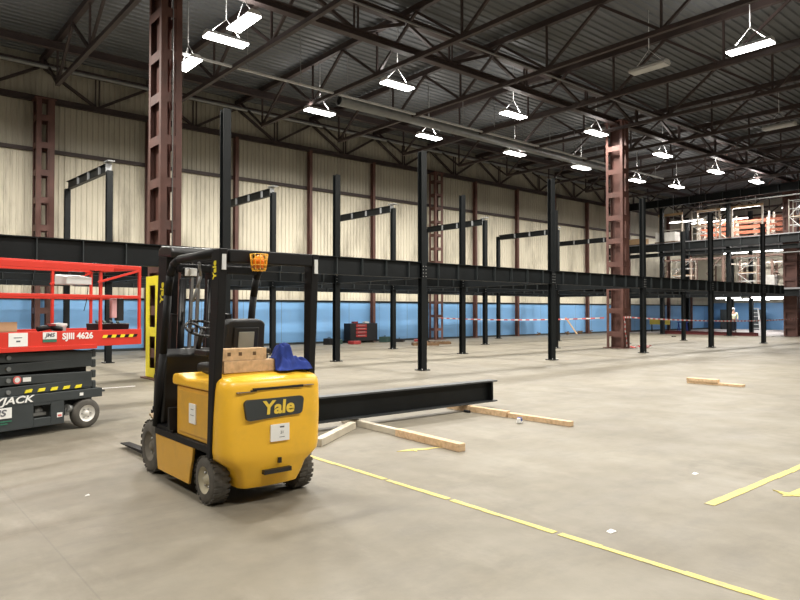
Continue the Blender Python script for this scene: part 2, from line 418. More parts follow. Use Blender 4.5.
# ------------------------------------------------------------------ roof steel
ZB, ZT = 9.4, 10.92
def cross_truss():
    t = thing('roof_truss', '', 'roof truss', (5.5, 0, 0), 0, 'cross trusses under the roof')
    MB().bar((0, YN, ZT), (0, WY - .1, ZT), .16, .2).build('top_chord', 'roof_steel', t)
    MB().bar((0, -6.6, ZB), (0, 24.72, ZB), .13, .13).build('bottom_chord', 'roof_steel', t)
    ys = [24.7 - 3.9 * i for i in range(9)]
    vert = None; d1 = None; d2 = None
    for i, y in enumerate(ys):
        if vert is None:
            vert = MB().bar((0, 0, ZB + .07), (0, 0, ZT - .1), .06).build('vertical', 'roof_steel', t)
            d1 = MB().bar((0, .06, ZB + .06), (0, 1.95, ZT - .1), .08).build('diagonal', 'roof_steel', t)
            d2 = MB().bar((0, -.06, ZB + .06), (0, -1.95, ZT - .1), .08).build('diagonal', 'roof_steel', t)
            vert.location = d1.location = d2.location = (0, y, 0)
        else:
            for s_ in (vert, d1, d2):
                c = s_.copy(); col.objects.link(c); c.parent = t; c.location = (0, y, 0)
    return t
tr = cross_truss()
tr['label'] = 'roof truss nearest the left, ending on the wall column behind the scissor lift'
n = 0
for k in range(1, 14):
    copy_as(tr, (5.5 + 3.92 * k, 0, 0), 'red-brown roof cross truss, %s one right of the leftmost' % ORD[k - 1])
# main girder along X on the lattice towers
def girder(y, label, z0=9.8, z1=10.72, w=.24, sm='girder_steel', name='roof_girder', step=3.92, x0=1.58, x1=59.5, off=0):
    t = thing(name, label, 'girder', (0, y, 0))
    MB().ibar((x0 - 3, 0, z1), (x1, 0, z1), w, .2).build('top_chord', sm, t)
    MB().ibar((x0 - 3, 0, z0), (x1, 0, z0), w, .22).build('bottom_chord', sm, t)
    proto = None; x = x0 + off
    while x + step / 2 < x1:
        if proto is None:
            proto = [MB().bar((-.07, 0, z0 + .11), (-.07, 0, z1 - .1), .05).bar((.07, 0, z0 + .11), (.07, 0, z1 - .1), .05).build('vertical', sm, t),
                     MB().bar((.1, 0, z0 + .11), (step / 2 - .08, 0, z1 - .1), .1).build('diagonal', sm, t),
                     MB().bar((-.1, 0, z0 + .11), (-step / 2 + .08, 0, z1 - .1), .1).build('diagonal', sm, t)]
            for q in proto: q.location = (x, 0, 0)
        else:
            for q in proto:
                c = q.copy(); col.objects.link(c); c.parent = t; c.location = (x, 0, 0)
        x += step
    return t
girder(15.5, 'big dark lattice girder running along the hall on top of the lattice columns', x0=3.6 - 3.92)
girder(26.95, 'slender red-brown lattice girder along the top of the cream wall', 9.42, 10.7, .14, 'roof_steel', x0=3.5 - 3.92)
# roof beams, pipes, duct, conduit
tag(MB().ibar((-10, 24.4, 10.6), (59.8, 24.4, 10.6), .2, .26).build('roof_beam', 'girder_steel'), 'dark roof beam running parallel to the cream wall near the eaves', 'beam')
tag(MB().cyl((-10, 26.0, 10.35), (59.8, 26.0, 10.35), .07, n=10).build('roof_pipe', 'galv'), 'long grey pipe running along the eaves beside the cream wall', 'pipe')
t = thing('cable_tray', 'pale galvanised cable tray strip hanging along the roof between the lamp rows', 'cable tray', (0, 19.35, 9.25))
MB().box(7.4, 37, -.04, .04, .13, .15).box(7.4, 37, -.04, -.03, .15, .19).box(7.4, 37, .03, .04, .15, .19).build('tray', 'shade', t)
mb = MB()
for i in range(15): mb.box(7.9 + 2 * i, 7.92 + 2 * i, -.01, .01, .15, 1.86)
mb.build('hanger', 'conduit', t)
t = thing('ventilation_duct', 'round galvanised ventilation duct with an open dark end under the roof', 'duct', (13.8, 19.75, 9.35))
MB().lathe([(0, .17), (0, .2), (.08, .2), (.1, .19), (19.5, .19), (19.5, .02)], (0, 0, 0), 'x', 20).build('duct', 'galv', t)
MB().cyl((.06, 0, 0), (.07, 0, 0), .17, n=20).build('dark_opening', 'matt_black', t)
tag(MB().cyl((7, 14.6, 10.2), (58, 14.6, 10.2), .035, n=6).build('conduit', 'conduit'), 'thin grey conduit running along the hall beside the big girder', 'pipe')
tag(MB().cyl((15.0, 15.2, 10.35), (15.0, 4.0, 10.35), .035, n=6).build('conduit', 'conduit'), 'thin grey conduit crossing the near half of the roof', 'pipe')

# ------------------------------------------------------------------ high-bay lamps
def lamp_light(parent, down, up):
    ld = bpy.data.lights.new('lamp_light', 'AREA'); ld.shape = 'RECTANGLE'; ld.size = 1.1; ld.size_y = .3; ld.energy = down; ld.color = (1, .955, .87); ld.spread = R(169)
    o = bpy.data.objects.new('lamp_light', ld); col.objects.link(o); o.parent = parent; o.location = (0, 0, -.09)
    lu = bpy.data.lights.new('lamp_uplight', 'AREA'); lu.shape = 'RECTANGLE'; lu.size = 1.1; lu.size_y = .25; lu.energy = up; lu.color = (1, .96, .9)
    o = bpy.data.objects.new('lamp_uplight', lu); col.objects.link(o); o.parent = parent; o.location = (0, 0, .14); o.rotation_euler = (PI, 0, 0)
def make_lamp(lit=True):
    t = thing('high_bay_light', '', 'ceiling light', (0, 0, 0), 0, 'high-bay lights under the roof' if lit else 'unlit lights under the roof')
    mb = MB().prism([(-.2, -.03), (.2, -.03), (.2, .0), (.1, .09), (-.1, .09), (-.2, .0)], -.62, .62); mb.build('housing', 'shade', t, .008)
    MB().box(-.6, .6, -.19, .19, -.075, -.031).build('diffuser', 'glow' if lit else 'off', t, .01)
    mb = MB()
    for sx in (-.45, .45):
        mb.cyl((sx, 0, .09), (0, 0, .55), .008, n=5)
    mb.cyl((0, 0, .55), (0, 0, 1.9 if lit else 1.81), .01, n=5).build('hanger', 'white_metal', t)
    if lit: lamp_light(t, LAMP_DOWN, LAMP_UP)
    return t
ZL = 9.2
lit = [(8.05, 17.0, 0, 'lit lamp nearest the tall lattice column, lower of the pair', 1), (7.9, 15.65, 90, 'lit lamp turned crosswise just above its neighbour at upper left', .5),
       (7.95, 19.4, 90, 'small lit lamp just right of the tall lattice column', .5),
       (14.05, 16.7, 0, 'lit lamp of the front row over the middle bay, second from the left', 1), (13.7, 20.86, 0, 'lit lamp of the wall-side row above the duct end', 1),
       (19.6, 16.35, 0, 'lit lamp of the front row, third from the left', 1), (19.3, 20.8, 0, 'lit lamp of the wall-side row, left of the upright pipe end', 1),
       (24.5, 20.35, 0, 'lit lamp of the wall-side row, third in line', 1), (24.3, 15.75, 0, 'lit lamp beside the taped lattice column head', .35),
       (29.6, 20.1, 0, 'lit lamp of the wall-side row, fourth in line', 1), (30.2, 15.9, 0, 'lit lamp just right of the taped lattice column', .6),
       (35.0, 20.0, 0, 'lit lamp of the wall-side row, fifth in line', 1), (36.0, 15.95, 0, 'round glowing lamp of the front row over the racking', 1),
       (40.6, 15.65, 0, 'last lamp of the front row over the dark frame', 1), (38.5, 19.4, 0, 'last small lamp of the wall-side row', 1),
       (19.75, 7.75, 90, 'large glaring lamp at upper right', 1.6)]
L0 = make_lamp(); first = True
for x, y, a, lab, e in lit:
    if first: o = L0; first = False
    else: o = copy_tree(L0)
    o.location = (x, y, ZL); o.rotation_euler = (0, 0, R(a)); o['label'] = lab
    if e != 1:
        for ch in o.children:
            if ch.type == 'LIGHT':
                ch.data = ch.data.copy(); ch.data.energy *= e
# lamps of the same hall above and behind the camera
for i, (x, y) in enumerate(((2.3, 16.9), (2.0, 21.2), (-4, 12), (14.0, 7.7), (8.2, 7.7), (2.4, 7.7), (8.2, -1.5), (2.4, -1.5), (-4, 4), (14, -1.5), (20, -1.5), (26, 1))):
    o = copy_tree(L0); o.location = (x, y, ZL); o['label'] = 'lit high-bay lamp out of view, hanging ' + ['left of the tall lattice column, front row', 'left of the tall lattice column, wall side', 'high above the space left of the scissor lift', 'left of the glaring lamp', 'over the floor right of the forklift', 'over the forklift', 'behind the camera, second from the left', 'behind the camera, nearest the left', 'left of the camera', 'behind the camera, third from the left', 'behind the camera, fourth from the left', 'behind the camera, furthest right'][i]
U0 = make_lamp(False); U0.location = (19.3, 10.6, 9.3); U0.rotation_euler = (0, 0, R(90)); U0['label'] = 'unlit lamp hanging left of the glaring lamp at upper right'
copy_as(U0, (29.6, 10.5, 9.3), 'unlit lamp under the roof near the right edge', R(90))

# ------------------------------------------------------------------ new mezzanine frame
GX = [.5 + 5.7 * k for k in range(8)]
ROWS = [13.1, 17.15, 21.2, 25.35]
RN = ['front row', 'second row', 'third row', 'row nearest the wall']
CS = .175
def make_column(H, s=CS):
    t = thing('steel_column', '', 'column', (0, 0, 0), 0, 'black steel columns of the new mezzanine')
    MB().ibar((0, 0, .02), (0, 0, H), s, s, .018, .012, up=(0, 1, 0)).build('column_shaft', 'black_steel', t)
    MB().box(-.15, .15, -.15, .15, 0, .02).build('base_plate', 'black_steel', t)
    for sx in (-1, 1):
        for sy in (-1, 1): MB().cyl((sx * .12, sy * .12, .02), (sx * .12, sy * .12, .055), .015, n=6).build('anchor_bolt', 'steel_bright', t)
    mb = MB()
    for sx in (-.05, .05):
        for z in (2.53, 2.62, 2.71, 2.80): mb.cyl((sx, -s / 2 - .014, z), (sx, -s / 2, z), .014, n=6)
    mb.build('splice_bolts', 'steel_bright', t)
    return t
skip = {(7, 1), (7, 2), (7, 3), (7, 0)}
c0 = make_column(5.93); firstc = True
colpos = {}
for r, Y in enumerate(ROWS):
    for k, X in enumerate(GX):
        if (k, r) in skip: continue
        x = X
        if r == 3 and k == 1: x = 6.0
        colpos[(k, r)] = x
        if firstc: o = c0; firstc = False
        else: o = copy_tree(c0)
        o.location = (x, Y, 0)
        if r >= 2:
            o.children[0].scale = (1, 1, (5.92 + {1: .28, 2: .2, 3: .16}.get(k, .1)) / 5.93)
        o['label'] = 'black steel column, %s from the left in the %s of the mezzanine frame' % (ORD[k], RN[r])
BZ0, BZ1 = 2.48, 2.92
def make_beam(L, group, name='steel_beam', cleat=.77, w=.165, z0=BZ0, z1=BZ1, m='black_steel', cm='grey_steel'):
    t = thing(name, '', 'beam', (0, 0, 0), 0, group)
    MB().ibar((0, 0, (z0 + z1) / 2), (L, 0, (z0 + z1) / 2), w, z1 - z0, .018, .012).build('beam_section', m, t)
    x = cleat * .6; p = None
    while x < L - .2:
        if p is None:
            p = MB().box(-.006, .006, -w / 2 + .004, -.006, z0 + .018, z1 - .018).build('cleat', M['lift_dark'], t); p.location = (x, 0, 0)
        else:
            c = p.copy(); col.objects.link(c); c.parent = t; c.location = (x, 0, 0)
        x += cleat
    return t
bx = make_beam(5.7 - CS - .01, 'long black beams of the new mezzanine'); fb = True
for r, Y in enumerate(ROWS):
    for k in range(7):
        if k == 6 and r > 0: continue
        if k == 6: continue
        if fb: o = bx; fb = False
        else: o = copy_tree(bx)
        o.location = (GX[k] + CS / 2 + .005, Y, 0)
        o['label'] = 'black I-beam along the %s of the mezzanine, %s bay from the left' % (RN[r], ORD[k])
b = make_beam(2.6, 'long black beams of the new mezzanine'); b.location = (GX[6] + CS / 2 + .005, 13.1, 0); b['label'] = 'short black I-beam at the right end of the mezzanine front'
by = make_beam(4.05 - .03, 'cross beams of the new mezzanine', cleat=1.3, z0=BZ0, z1=BZ1 - .04); fb = True
for r in range(3):
    for k in range(7):
        if fb: o = by; fb = False
        else: o = copy_tree(by)
        o.location = (GX[k], ROWS[r] + .015, 0); o.rotation_euler = (0, 0, R(90))
        if r == 2: pass
        o['label'] = 'black cross beam at column line %s, between %s and %s' % (ORD[k], RN[r], RN[r + 1])
# upper short beams on the two rear rows
ub = thing('upper_beam', '', 'beam', (0, 0, 0), 0, 'short upper beams joining the rear column pairs')
MB().ibar((0, 0, 5.76), (0, 4.15 - CS, 5.76), .14, .28, .014, .01).build('beam_section', 'black_steel', ub)
MB().box(-.11, .11, -.25, .12, 5.93, 5.955).box(-.09, .09, -.014, 0, 5.62, 5.9).build('end_plate', 'grey_steel', ub)
for y in (.7, 1.75, 2.8): MB().box(-.068, -.006, y - .03, y + .03, 5.64, 5.88).build('cleat', 'grey_steel', ub)
for k in range(1, 7):
    o = ub if k == 1 else copy_tree(ub)
    o.rotation_euler = (0, 0, math.atan(.2 / 4.1) if k == 1 else 0)
    o.location = (GX[k], ROWS[2] + CS / 2, {1: .28, 2: .2, 3: .16}.get(k, .1)); o['label'] = 'short black upper beam on the rear column pair, %s from the left' % ORD[k - 1]

# ------------------------------------------------------------------ far existing mezzanine with racking
FX = 43.3
fc = thing('steel_column', '', 'column', (0, 0, 0), 0, 'black columns of the far frame')
for za, zb in ((.02, 2.915), (3.025, 6.235), (6.345, 8.77)): MB().ibar((0, 0, za), (0, 0, zb), .24, .24, .018, .012, up=(0, 1, 0)).build('column_shaft', 'black_steel', fc)
MB().box(-.24, .24, -.24, .24, 0, .02).build('base_plate', 'black_steel', fc)
i = 0
for (x, y) in ((FX, 9.6), (FX, 14.0), (FX, 18.4), (FX, 22.9), (49.5, 19.5), (49.5, 17.0), (49.5, 24.1), (53.5, 22.5), (53.5, 18.6), (49.5, 12.5)):
    o = fc if i == 0 else copy_tree(fc); o.location = (x, y, 0)
    o['label'] = 'tall dark column of the far three-storey frame, %s, %s' % ('front line' if x == FX else ('middle line' if x == 49.5 else 'rear line'), ORD[{9.6: 3, 14.0: 2, 18.4: 1, 22.9: 0, 24.1: 0, 19.5: 1, 17.0: 2, 12.5: 3, 22.5: 0, 18.6: 1}[y]] + ' from the left')
    i += 1
def ybeam(x, y0, y1, z0, z1, lab, w=.24, m='black_steel', cleats=True):
    t = thing('steel_beam', lab, 'beam', (x, y0, 0))
    MB().ibar((0, 0, (z0 + z1) / 2), (0, y1 - y0, (z0 + z1) / 2), w, z1 - z0, .02, .012).build('beam_section', m, t)
    if cleats:
        p = None; y = .5
        while y < y1 - y0 - .2:
            if p is None: p = MB().box(-w / 2 + .004, -.006, -.01, .01, z0 + .02, z1 - .02).build('cleat', 'lift_dark', t); p.location = (0, y, 0)
            else:
                c = p.copy(); col.objects.link(c); c.parent = t; c.location = (0, y, 0)
            y += 1.1
ybeam(FX - .27, 6, 27.0, 5.72, 6.22, 'deep black edge beam of the far frame at the second deck')
ybeam(FX - .27, 6, 27.0, 5.35, 5.6, 'lighter black beam hanging just under the second deck edge of the far frame')
ybeam(FX - .27, 6, 27.0, 8.78, 9.28, 'deep black top beam of the far three-storey frame')
ybeam(FX - .27, 6, 27.0, 2.5, 2.9, 'black edge beam of the far frame at the first deck')
tag(MB().cyl((FX - .5, 6, 8.5), (FX - .5, 19.5, 8.5), .04, n=8).build('roof_pipe', 'galv'), 'pale pipe just under the top beam of the far frame', 'pipe')
tag(MB().cyl((FX - .5, 6, 5.1), (FX - .5, 15.5, 5.1), .035, n=8).build('roof_pipe', 'galv'), 'pale pipe under the second deck at the right edge', 'pipe')
for z, lab in ((6.24, 'upper deck slab of the far frame carrying the orange racking'), (2.92, 'lower deck slab of the far frame')):
    tag(MB().box(FX + .14, 59.9, 6, 14.95, z, z + .1).box(FX + .14, 59.9, 16.15, 26.2, z, z + .1).box(FX + .14, 45.15, 14.95, 16.15, z, z + .1).box(46.0, 59.9, 14.95, 16.15, z, z + .1).build('mezzanine_deck', 'slab'), lab, 'deck')
def rack(x, y, z, lab, H, m_up, m_beam, beams, bay=2.2, dep=.9, brace=True, group='pallet racks on the far decks'):
    t = thing('pallet_rack', lab, 'rack', (x, y, z), 0, group)
    for s_ in (0, 1):
        mb = MB(); Y = s_ * bay
        mb.box(0, .09, Y - .05, Y + .05, 0, H); mb.box(dep - .09, dep, Y - .05, Y + .05, 0, H)
        mb.build('upright', m_up, t)
        mb = MB(); zz = .15
        while zz < H - .5: mb.bar((.05, Y, zz), (dep - .05, Y, zz + .45), .04); zz += .5
        mb.build('side_bracing', m_up, t)
    if brace:
        MB().bar((-.02, .05, .1), (-.02, bay * .5, H * .5), .045).bar((-.02, bay * .5, H * .5), (-.02, .05, H - .1), .045).build('cross_brace', m_up, t)
    for zb in beams:
        MB().box(-.03, .01, .05, bay - .05, zb, zb + .11).build('rack_beam', m_beam, t)
        MB().box(dep - .01, dep + .03, .05, bay - .05, zb, zb + .11).build('rack_beam', m_beam, t)
    return t
# upper deck: orange racks
for j, y in enumerate((10.4, 12.7, 15.0, 17.3, 19.6)):
    rack(46.6, y, 6.34, 'orange beamed rack on the upper far deck, %s from the right' % ORD[j], 1.5 if j % 2 else 1.9, 'rack_cream', 'rack_orange', (.25, .6, .95, 1.3), brace=j % 2 == 0)
    rack(51.6, y + .7, 6.34, 'orange beamed rack in the rear line of the upper far deck, %s from the right' % ORD[j], 2.3, 'rack_cream', 'rack_orange', (.3, .75, 1.2, 1.65, 2.1), brace=j % 2 == 1)
# lower deck: braced rack frames
for j, y in enumerate((13.6, 15.9, 18.2, 20.5, 22.8)):
    rack(47.2, y, 3.02, 'brown braced rack frame on the lower far deck, %s from the right' % ORD[j], 2.5, 'rack_brown', 'rack_brown', (2.3,), brace=True)
    rack(53.2, y - 1, 3.02, 'brown rack frame in the rear line of the lower far deck, %s from the right' % ORD[j], 2.5, 'rack_brown', 'rack_cream', (.4, 2.2), brace=False)
# portal frames (pale) and boards on the upper deck
for j, (y0, y1) in enumerate(((16.9, 18.9), (19.6, 21.2), (22.2, 24.0))):
    t = thing('pale_portal_frame', 'pale timber portal frame on the upper far deck, %s from the right' % ORD[j], 'frame', (44.9, y0, 6.34))
    MB().box(-.05, .05, 0, .1, 0, 2.05).build('post', 'rack_cream', t); MB().box(-.05, .05, y1 - y0 - .1, y1 - y0, 0, 2.05).build('post', 'rack_cream', t)
    MB().box(-.05, .05, 0, y1 - y0, 2.05, 2.2).build('lintel', 'board', t)
    MB().box(-.03, .03, .1, y1 - y0 - .1, 1.0, 1.05).build('hand_rail', 'rack_cream', t)
for j, (y0, y1, z0, z1, x) in enumerate(((14.2, 17.2, 7.95, 8.5, 50.5), (21.4, 23.8, 7.0, 8.3, 51.0), (17.6, 20.6, 7.3, 8.2, 56.5))):
    t = thing('board_panel', 'tan board panel high on the upper far deck, %s' % ('nearest the right edge' if j == 0 else ('nearest the wall' if j == 1 else 'set furthest back')), 'panel', (x, y0, 6.34))
    MB().box(0, .05, 0, y1 - y0, z0 - 6.34, z1 - 6.34).build('board', 'board' if j == 0 else 'rack_brown', t)
    MB().box(.05, .12, .05, .12, 0, z1 - 6.34).box(.05, .12, y1 - y0 - .12, y1 - y0 - .05, 0, z1 - 6.34).build('stud', 'rack_cream', t)
rd = random.Random(4)
k = 0
for (x, y, z, sx, sy, sz, lab) in ((44.1, 22.9, 6.34, .8, 1.5, .75, 'white wrapped stack on the upper far deck beside the tall dark column'), (44.3, 25.2, 6.34, .8, 1.2, .5, 'pale box on the upper far deck nearest the cream wall'),
                                (45.2, 13.2, 6.34, .5, .8, .9, 'white wrapped stack on the upper far deck among the orange racks'), (46.0, 16.9, 3.02, .6, .7, .9, 'white wrapped stack on the lower far deck')):
    t = thing('wrapped_stack', lab, 'stack', (x, y, z + .001))
    MB().box(-sx / 2, sx / 2, -sy / 2, sy / 2, 0, .1).build('pallet_base', 'brown_wood', t)
    MB().box(-sx / 2 + .03, sx / 2 - .03, -sy / 2 + .03, sy / 2 - .03, .1, sz).build('wrapping', 'cream_wrap' if k != 1 else 'card', t, .03); k += 1
def scaffold(x, y, z, L, lab):
    t = thing('scaffold_tower', lab, 'scaffold', (x, y, z + .001), 0, 'scaffold towers on the far decks')
    for yy in (0, L):
        for xx in (0, .7): MB().cyl((xx, yy, 0), (xx, yy, 2.1), .03, n=6).build('standard', 'rack_cream', t)
    for zz in (.5, 1.0, 1.5, 2.0):
        for xx in (0, .7): MB().cyl((xx, .03, zz), (xx, L - .03, zz), .02, n=6).build('ledger', 'white_metal', t)
    MB().cyl((0, .03, .1), (0, L - .03, 1.0), .018, n=6).build('brace', 'white_metal', t); MB().cyl((0, L - .03, 1.05), (0, .03, 1.95), .018, n=6).build('brace', 'white_metal', t)
    MB().box(.05, .65, .05, L - .05, 1.02, 1.06).build('platform', 'board', t)
scaffold(44.0, 19.5, 6.34, 1.6, 'pale scaffold tower on the upper far deck in the middle')
scaffold(44.0, 14.2, 6.34, .9, 'small pale scaffold tower on the upper far deck near the right edge')
scaffold(44.0, 21.2, 3.02, 1.4, 'pale scaffold tower on the lower far deck nearest the wall')
scaffold(44.0, 17.0, 3.02, 1.2, 'pale scaffold tower on the lower far deck in the middle')
# strip lights in the far frame, plus added fill on the lower deck
sl = None; i = 0
for (x, y0, L, z, e, where) in ((46.0, 17.5, 4.2, 8.55, 300, 'upper deck in front of the racks'), (48.3, 12.5, 4.5, 8.5, 380, 'upper deck over the orange racks'), (52.0, 20.5, 4.5, 8.6, 220, 'upper deck nearest the wall'), (48.5, 22.4, 2.6, 8.35, 120, 'upper deck corner by the cream wall'),
                                (54.0, 13.5, 5, 8.6, 240, 'rear of the upper deck'), (50.0, 20.4, 1.8, 2.52, 50, 'ground floor left of centre'), (49.0, 16.9, 2.4, 2.52, 90, 'ground floor over the step ladder'), (53.0, 18.0, 3.4, 2.5, 110, 'ground floor over the person'),
                                (57.0, 21.0, 3.5, 2.5, 90, 'ground floor furthest back'), (47.2, 14.6, .9, 2.45, 30, 'ground floor nearest the right edge'), (45.6, 15.5, 4, 6.0, 260, 'added fill, lower deck over the brown frames'), (45.6, 20.6, 4, 6.0, 220, 'added fill, lower deck nearest the wall'), (52, 17.5, 5, 6.0, 220, 'added fill, lower deck behind the rack frames')):  # lower-deck strips are added behind the edge beam to brighten the partition
    t = thing('strip_light', 'glowing strip light over the far frame, ' + where, 'strip light', (x, y0, z), 0, 'strip lights in the far frame')
    MB().box(-.09, .09, 0, L, .06, .12).build('housing', 'white_metal', t)
    MB().box(-.07, .07, .03, L - .03, 0, .06).build('tube', 'glow', t)
    zt = (11.1 if z > 8 else (6.24 if z > 5 else 2.92)) - z; MB().cyl((0, .3, .12), (0, .3, zt), .01, n=5).cyl((0, L - .3, .12), (0, L - .3, zt), .01, n=5).build('hanger', 'white_metal', t)
    ld = bpy.data.lights.new('tube_light', 'AREA'); ld.shape = 'RECTANGLE'; ld.size = .14; ld.size_y = L; ld.energy = e; ld.color = (1, .97, .93)
    o = bpy.data.objects.new('tube_light', ld); col.objects.link(o); o.parent = t; o.location = (0, L / 2, -.02)
# dark red kerb beam lying on the floor before the pale far floor
t = thing('kerb_beam', 'dark red steel beam lying on the floor under the far frame', 'beam', (44.2, 17.0, 0))
MB().ibar((0, 0, .11), (0, 6.3, .11), .2, .22, .02, .012).build('beam_section', 'dark_red', t)
for y in (.1, 6.2): MB().box(-.09, .09, y - .01, y + .01, .02, .2).build('end_plate', 'dark_red', t)
tag(MB().box(44.5, 59.9, 16.3, 26.2, .001, .02).build('floor_sheet', 'sheet'), 'white protective floor sheet beyond the dark red beam', 'floor sheet')
# inner partition: red panels at the right
t = thing('partition_panel', 'dark red low partition at the right edge behind the barrier tape', 'partition', (46.5, 11.2, 0))
MB().box(0, .05, 0, 3.3, .3, 1.3).build('panel', 'dark_red', t); MB().box(0, .06, 0, .06, 0, 2.2).box(0, .06, 3.2, 3.26, 0, 2.2).build('post', 'matt_black', t); MB().box(0, .05, 0.06, 3.2, 2.1, 2.2).build('rail', 'matt_black', t)
struct(MB().box(55.0, 55.1, 8.0, 26.2, 3.03, 6.22).build('wall_partition', 'cream_clad'))
# step ladder
def step_ladder(x, y, rz):
    t = thing('step_ladder', 'white A-shaped step ladder standing under the far frame', 'ladder', (x, y, .02), rz)
    H = 1.75
    for s_ in (-1, 1):
        MB().bar((0, s_ * .36, 0), (.3, s_ * .2, H), .08, .08).build('front_rail', 'white_metal', t)
        MB().bar((.85, s_ * .38, 0), (.36, s_ * .2, H - .05), .06, .06).build('rear_rail', 'white_metal', t)
    for i in range(1, 6):
        f = i / 6; MB().box(.3 * f - .05, .3 * f + .05, -(.36 - .16 * f) + .03, (.36 - .16 * f) - .03, f * H - .02, f * H + .02).build('step', 'white_metal', t)
    MB().box(.2, .5, -.26, .26, H, H + .05).build('top_cap', 'white_metal', t)
step_ladder(51.6, 20.1, R(15))
# person
def person(x, y, rz):
    t = thing('person', 'person in a pale hi-vis jacket standing under the far frame', 'person', (x, y, .02), rz)
    def skin(name, verts, edges, m, root=0, sub=2):
        me = bpy.data.meshes.new(name); me.from_pydata([v[0] for v in verts], edges, []); me.materials.append(M[m])
        o = bpy.data.objects.new(name, me); col.objects.link(o); o.parent = t
        o.modifiers.new('s', 'SKIN'); sk = me.skin_vertices[0].data
        for i, v in enumerate(verts): sk[i].radius = v[1] if isinstance(v[1], tuple) else (v[1], v[1])
        sk[root].use_root = True
        s_ = o.modifiers.new('u', 'SUBSURF'); s_.levels = sub; s_.render_levels = sub
        return o
    V = [((0, 0, .95), (.15, .11)), ((0, 0, 1.2), (.14, .1)), ((0, 0, 1.42), (.16, .1)), ((0, 0, 1.52), .055), ((0, -.01, 1.62), (.075, .09)), ((0, -.01, 1.72), (.075, .09)),
         ((-.19, 0, 1.42), .055), ((-.25, .0, 1.15), .042), ((-.2, -.14, .98), .034), ((.19, 0, 1.42), .055), ((.26, 0, 1.15), .042), ((.25, -.06, .9), .034),
         ((-.1, 0, .88), .095), ((-.11, .01, .5), .062), ((-.12, .02, .1), .042), ((-.12, -.14, .04), .035), ((.1, 0, .88), .095), ((.12, -.02, .5), .062), ((.13, .01, .1), .042), ((.14, -.15, .04), .035)]
    E_ = [(0, 1), (1, 2), (2, 3), (3, 4), (4, 5), (2, 6), (6, 7), (7, 8), (2, 9), (9, 10), (10, 11), (0, 12), (12, 13), (13, 14), (14, 15), (0, 16), (16, 17), (17, 18), (18, 19)]
    skin('body', V, E_, 'skin')
    J = [((0, 0, .9), (.185, .14)), ((0, 0, 1.2), (.17, .13)), ((0, 0, 1.43), (.175, .125)), ((-.21, 0, 1.42), .075), ((-.26, .0, 1.15), .06), ((-.215, -.11, 1.0), .052), ((.21, 0, 1.42), .075), ((.27, 0, 1.15), .06), ((.26, -.04, .97), .052)]
    skin('jacket', J, [(0, 1), (1, 2), (2, 3), (3, 4), (4, 5), (2, 6), (6, 7), (7, 8)], 'hivis')
    T = [((0, 0, .9), (.165, .125)), ((-.1, 0, .82), .11), ((-.11, .01, .5), .082), ((-.12, .02, .1), .07), ((.1, 0, .82), .11), ((.12, -.02, .5), .082), ((.13, .01, .1), .07)]
    skin('trousers', T, [(0, 1), (1, 2), (2, 3), (0, 4), (4, 5), (5, 6)], 'trousers')
    MB().ball((-.12, -.06, .045), .06, sc=(.9, 2, .75)).build('shoe', 'matt_black', t); MB().ball((.135, -.07, .045), .06, sc=(.9, 2, .75)).build('shoe', 'matt_black', t)
    MB().ball((0, -.005, 1.745), .115, 14, 8, (1, 1.15, .8)).build('hard_hat', 'white', t)
    for s_ in (-1, 1): MB().ball((s_ * .035, -.1, 1.67), .012, 6, 4).build('eye', 'matt_black', t)
    MB().ball((0, -.115, 1.635), .016, 6, 4).build('nose', 'skin', t)
    for sx, px_, py_, pz_ in ((-1, -.19, -.17, .95), (1, .25, -.08, .86)):
        mb = MB().ball((px_, py_, pz_), .04, 8, 6, (.6, 1, 1.2))
        for q in range(4): mb.tube([(px_, py_ - .025 + q * .017, pz_ - .03), (px_ - sx * .006, py_ - .03 + q * .017, pz_ - .065), (px_ - sx * .018, py_ - .03 + q * .017, pz_ - .09 + abs(q - 1.4) * .008)], .009, 6)
        mb.tube([(px_, py_ - .03, pz_), (px_ - sx * .01, py_ - .055, pz_ - .03), (px_ - sx * .012, py_ - .055, pz_ - .05)], .01, 6)
        mb.build('hand', 'skin', t)
person(50.5, 21.15, R(-60))
# yellow board on stand, small blue trestle
t = thing('notice_board', 'yellow horizontal board on legs under the far frame', 'board', (47.2, 24.4, .02), R(0))
MB().box(0, .05, 0, 1.6, .55, .95).build('board', 'yellow_box', t); MB().box(0, .06, .1, .16, 0, .55).build('leg', 'matt_black', t); MB().box(0, .06, 1.4, 1.46, 0, .55).build('leg', 'matt_black', t)
t = thing('trestle', 'small blue trestle beside the yellow board', 'trestle', (47.6, 23.6, 0.02))
MB().box(-.2, .2, -.35, .35, .72, .78).build('top', 'blue_cloth', t)
for sy in (-.3, .3): MB().bar((-.18, sy, 0), (0, sy, .72), .05).bar((.18, sy, 0), (0, sy, .72), .05).build('leg', 'blue_cloth', t)
for j, (x, y) in enumerate(((58, 24.5), (58.5, 22.2), (59, 19.6))):
    t = thing('storage_cabinet', 'dark cabinet standing far back on the ground floor, %s from the left' % ORD[j], 'cabinet', (x, y, .02))
    MB().box(0, .6, 0, .9, 0, 1.7).build('body', 'lift_dark', t); MB().box(-.02, 0, .02, .44, .05, 1.65).build('door', 'lift_dark', t); MB().box(-.02, 0, .46, .88, .05, 1.65).build('door', 'lift_dark', t)

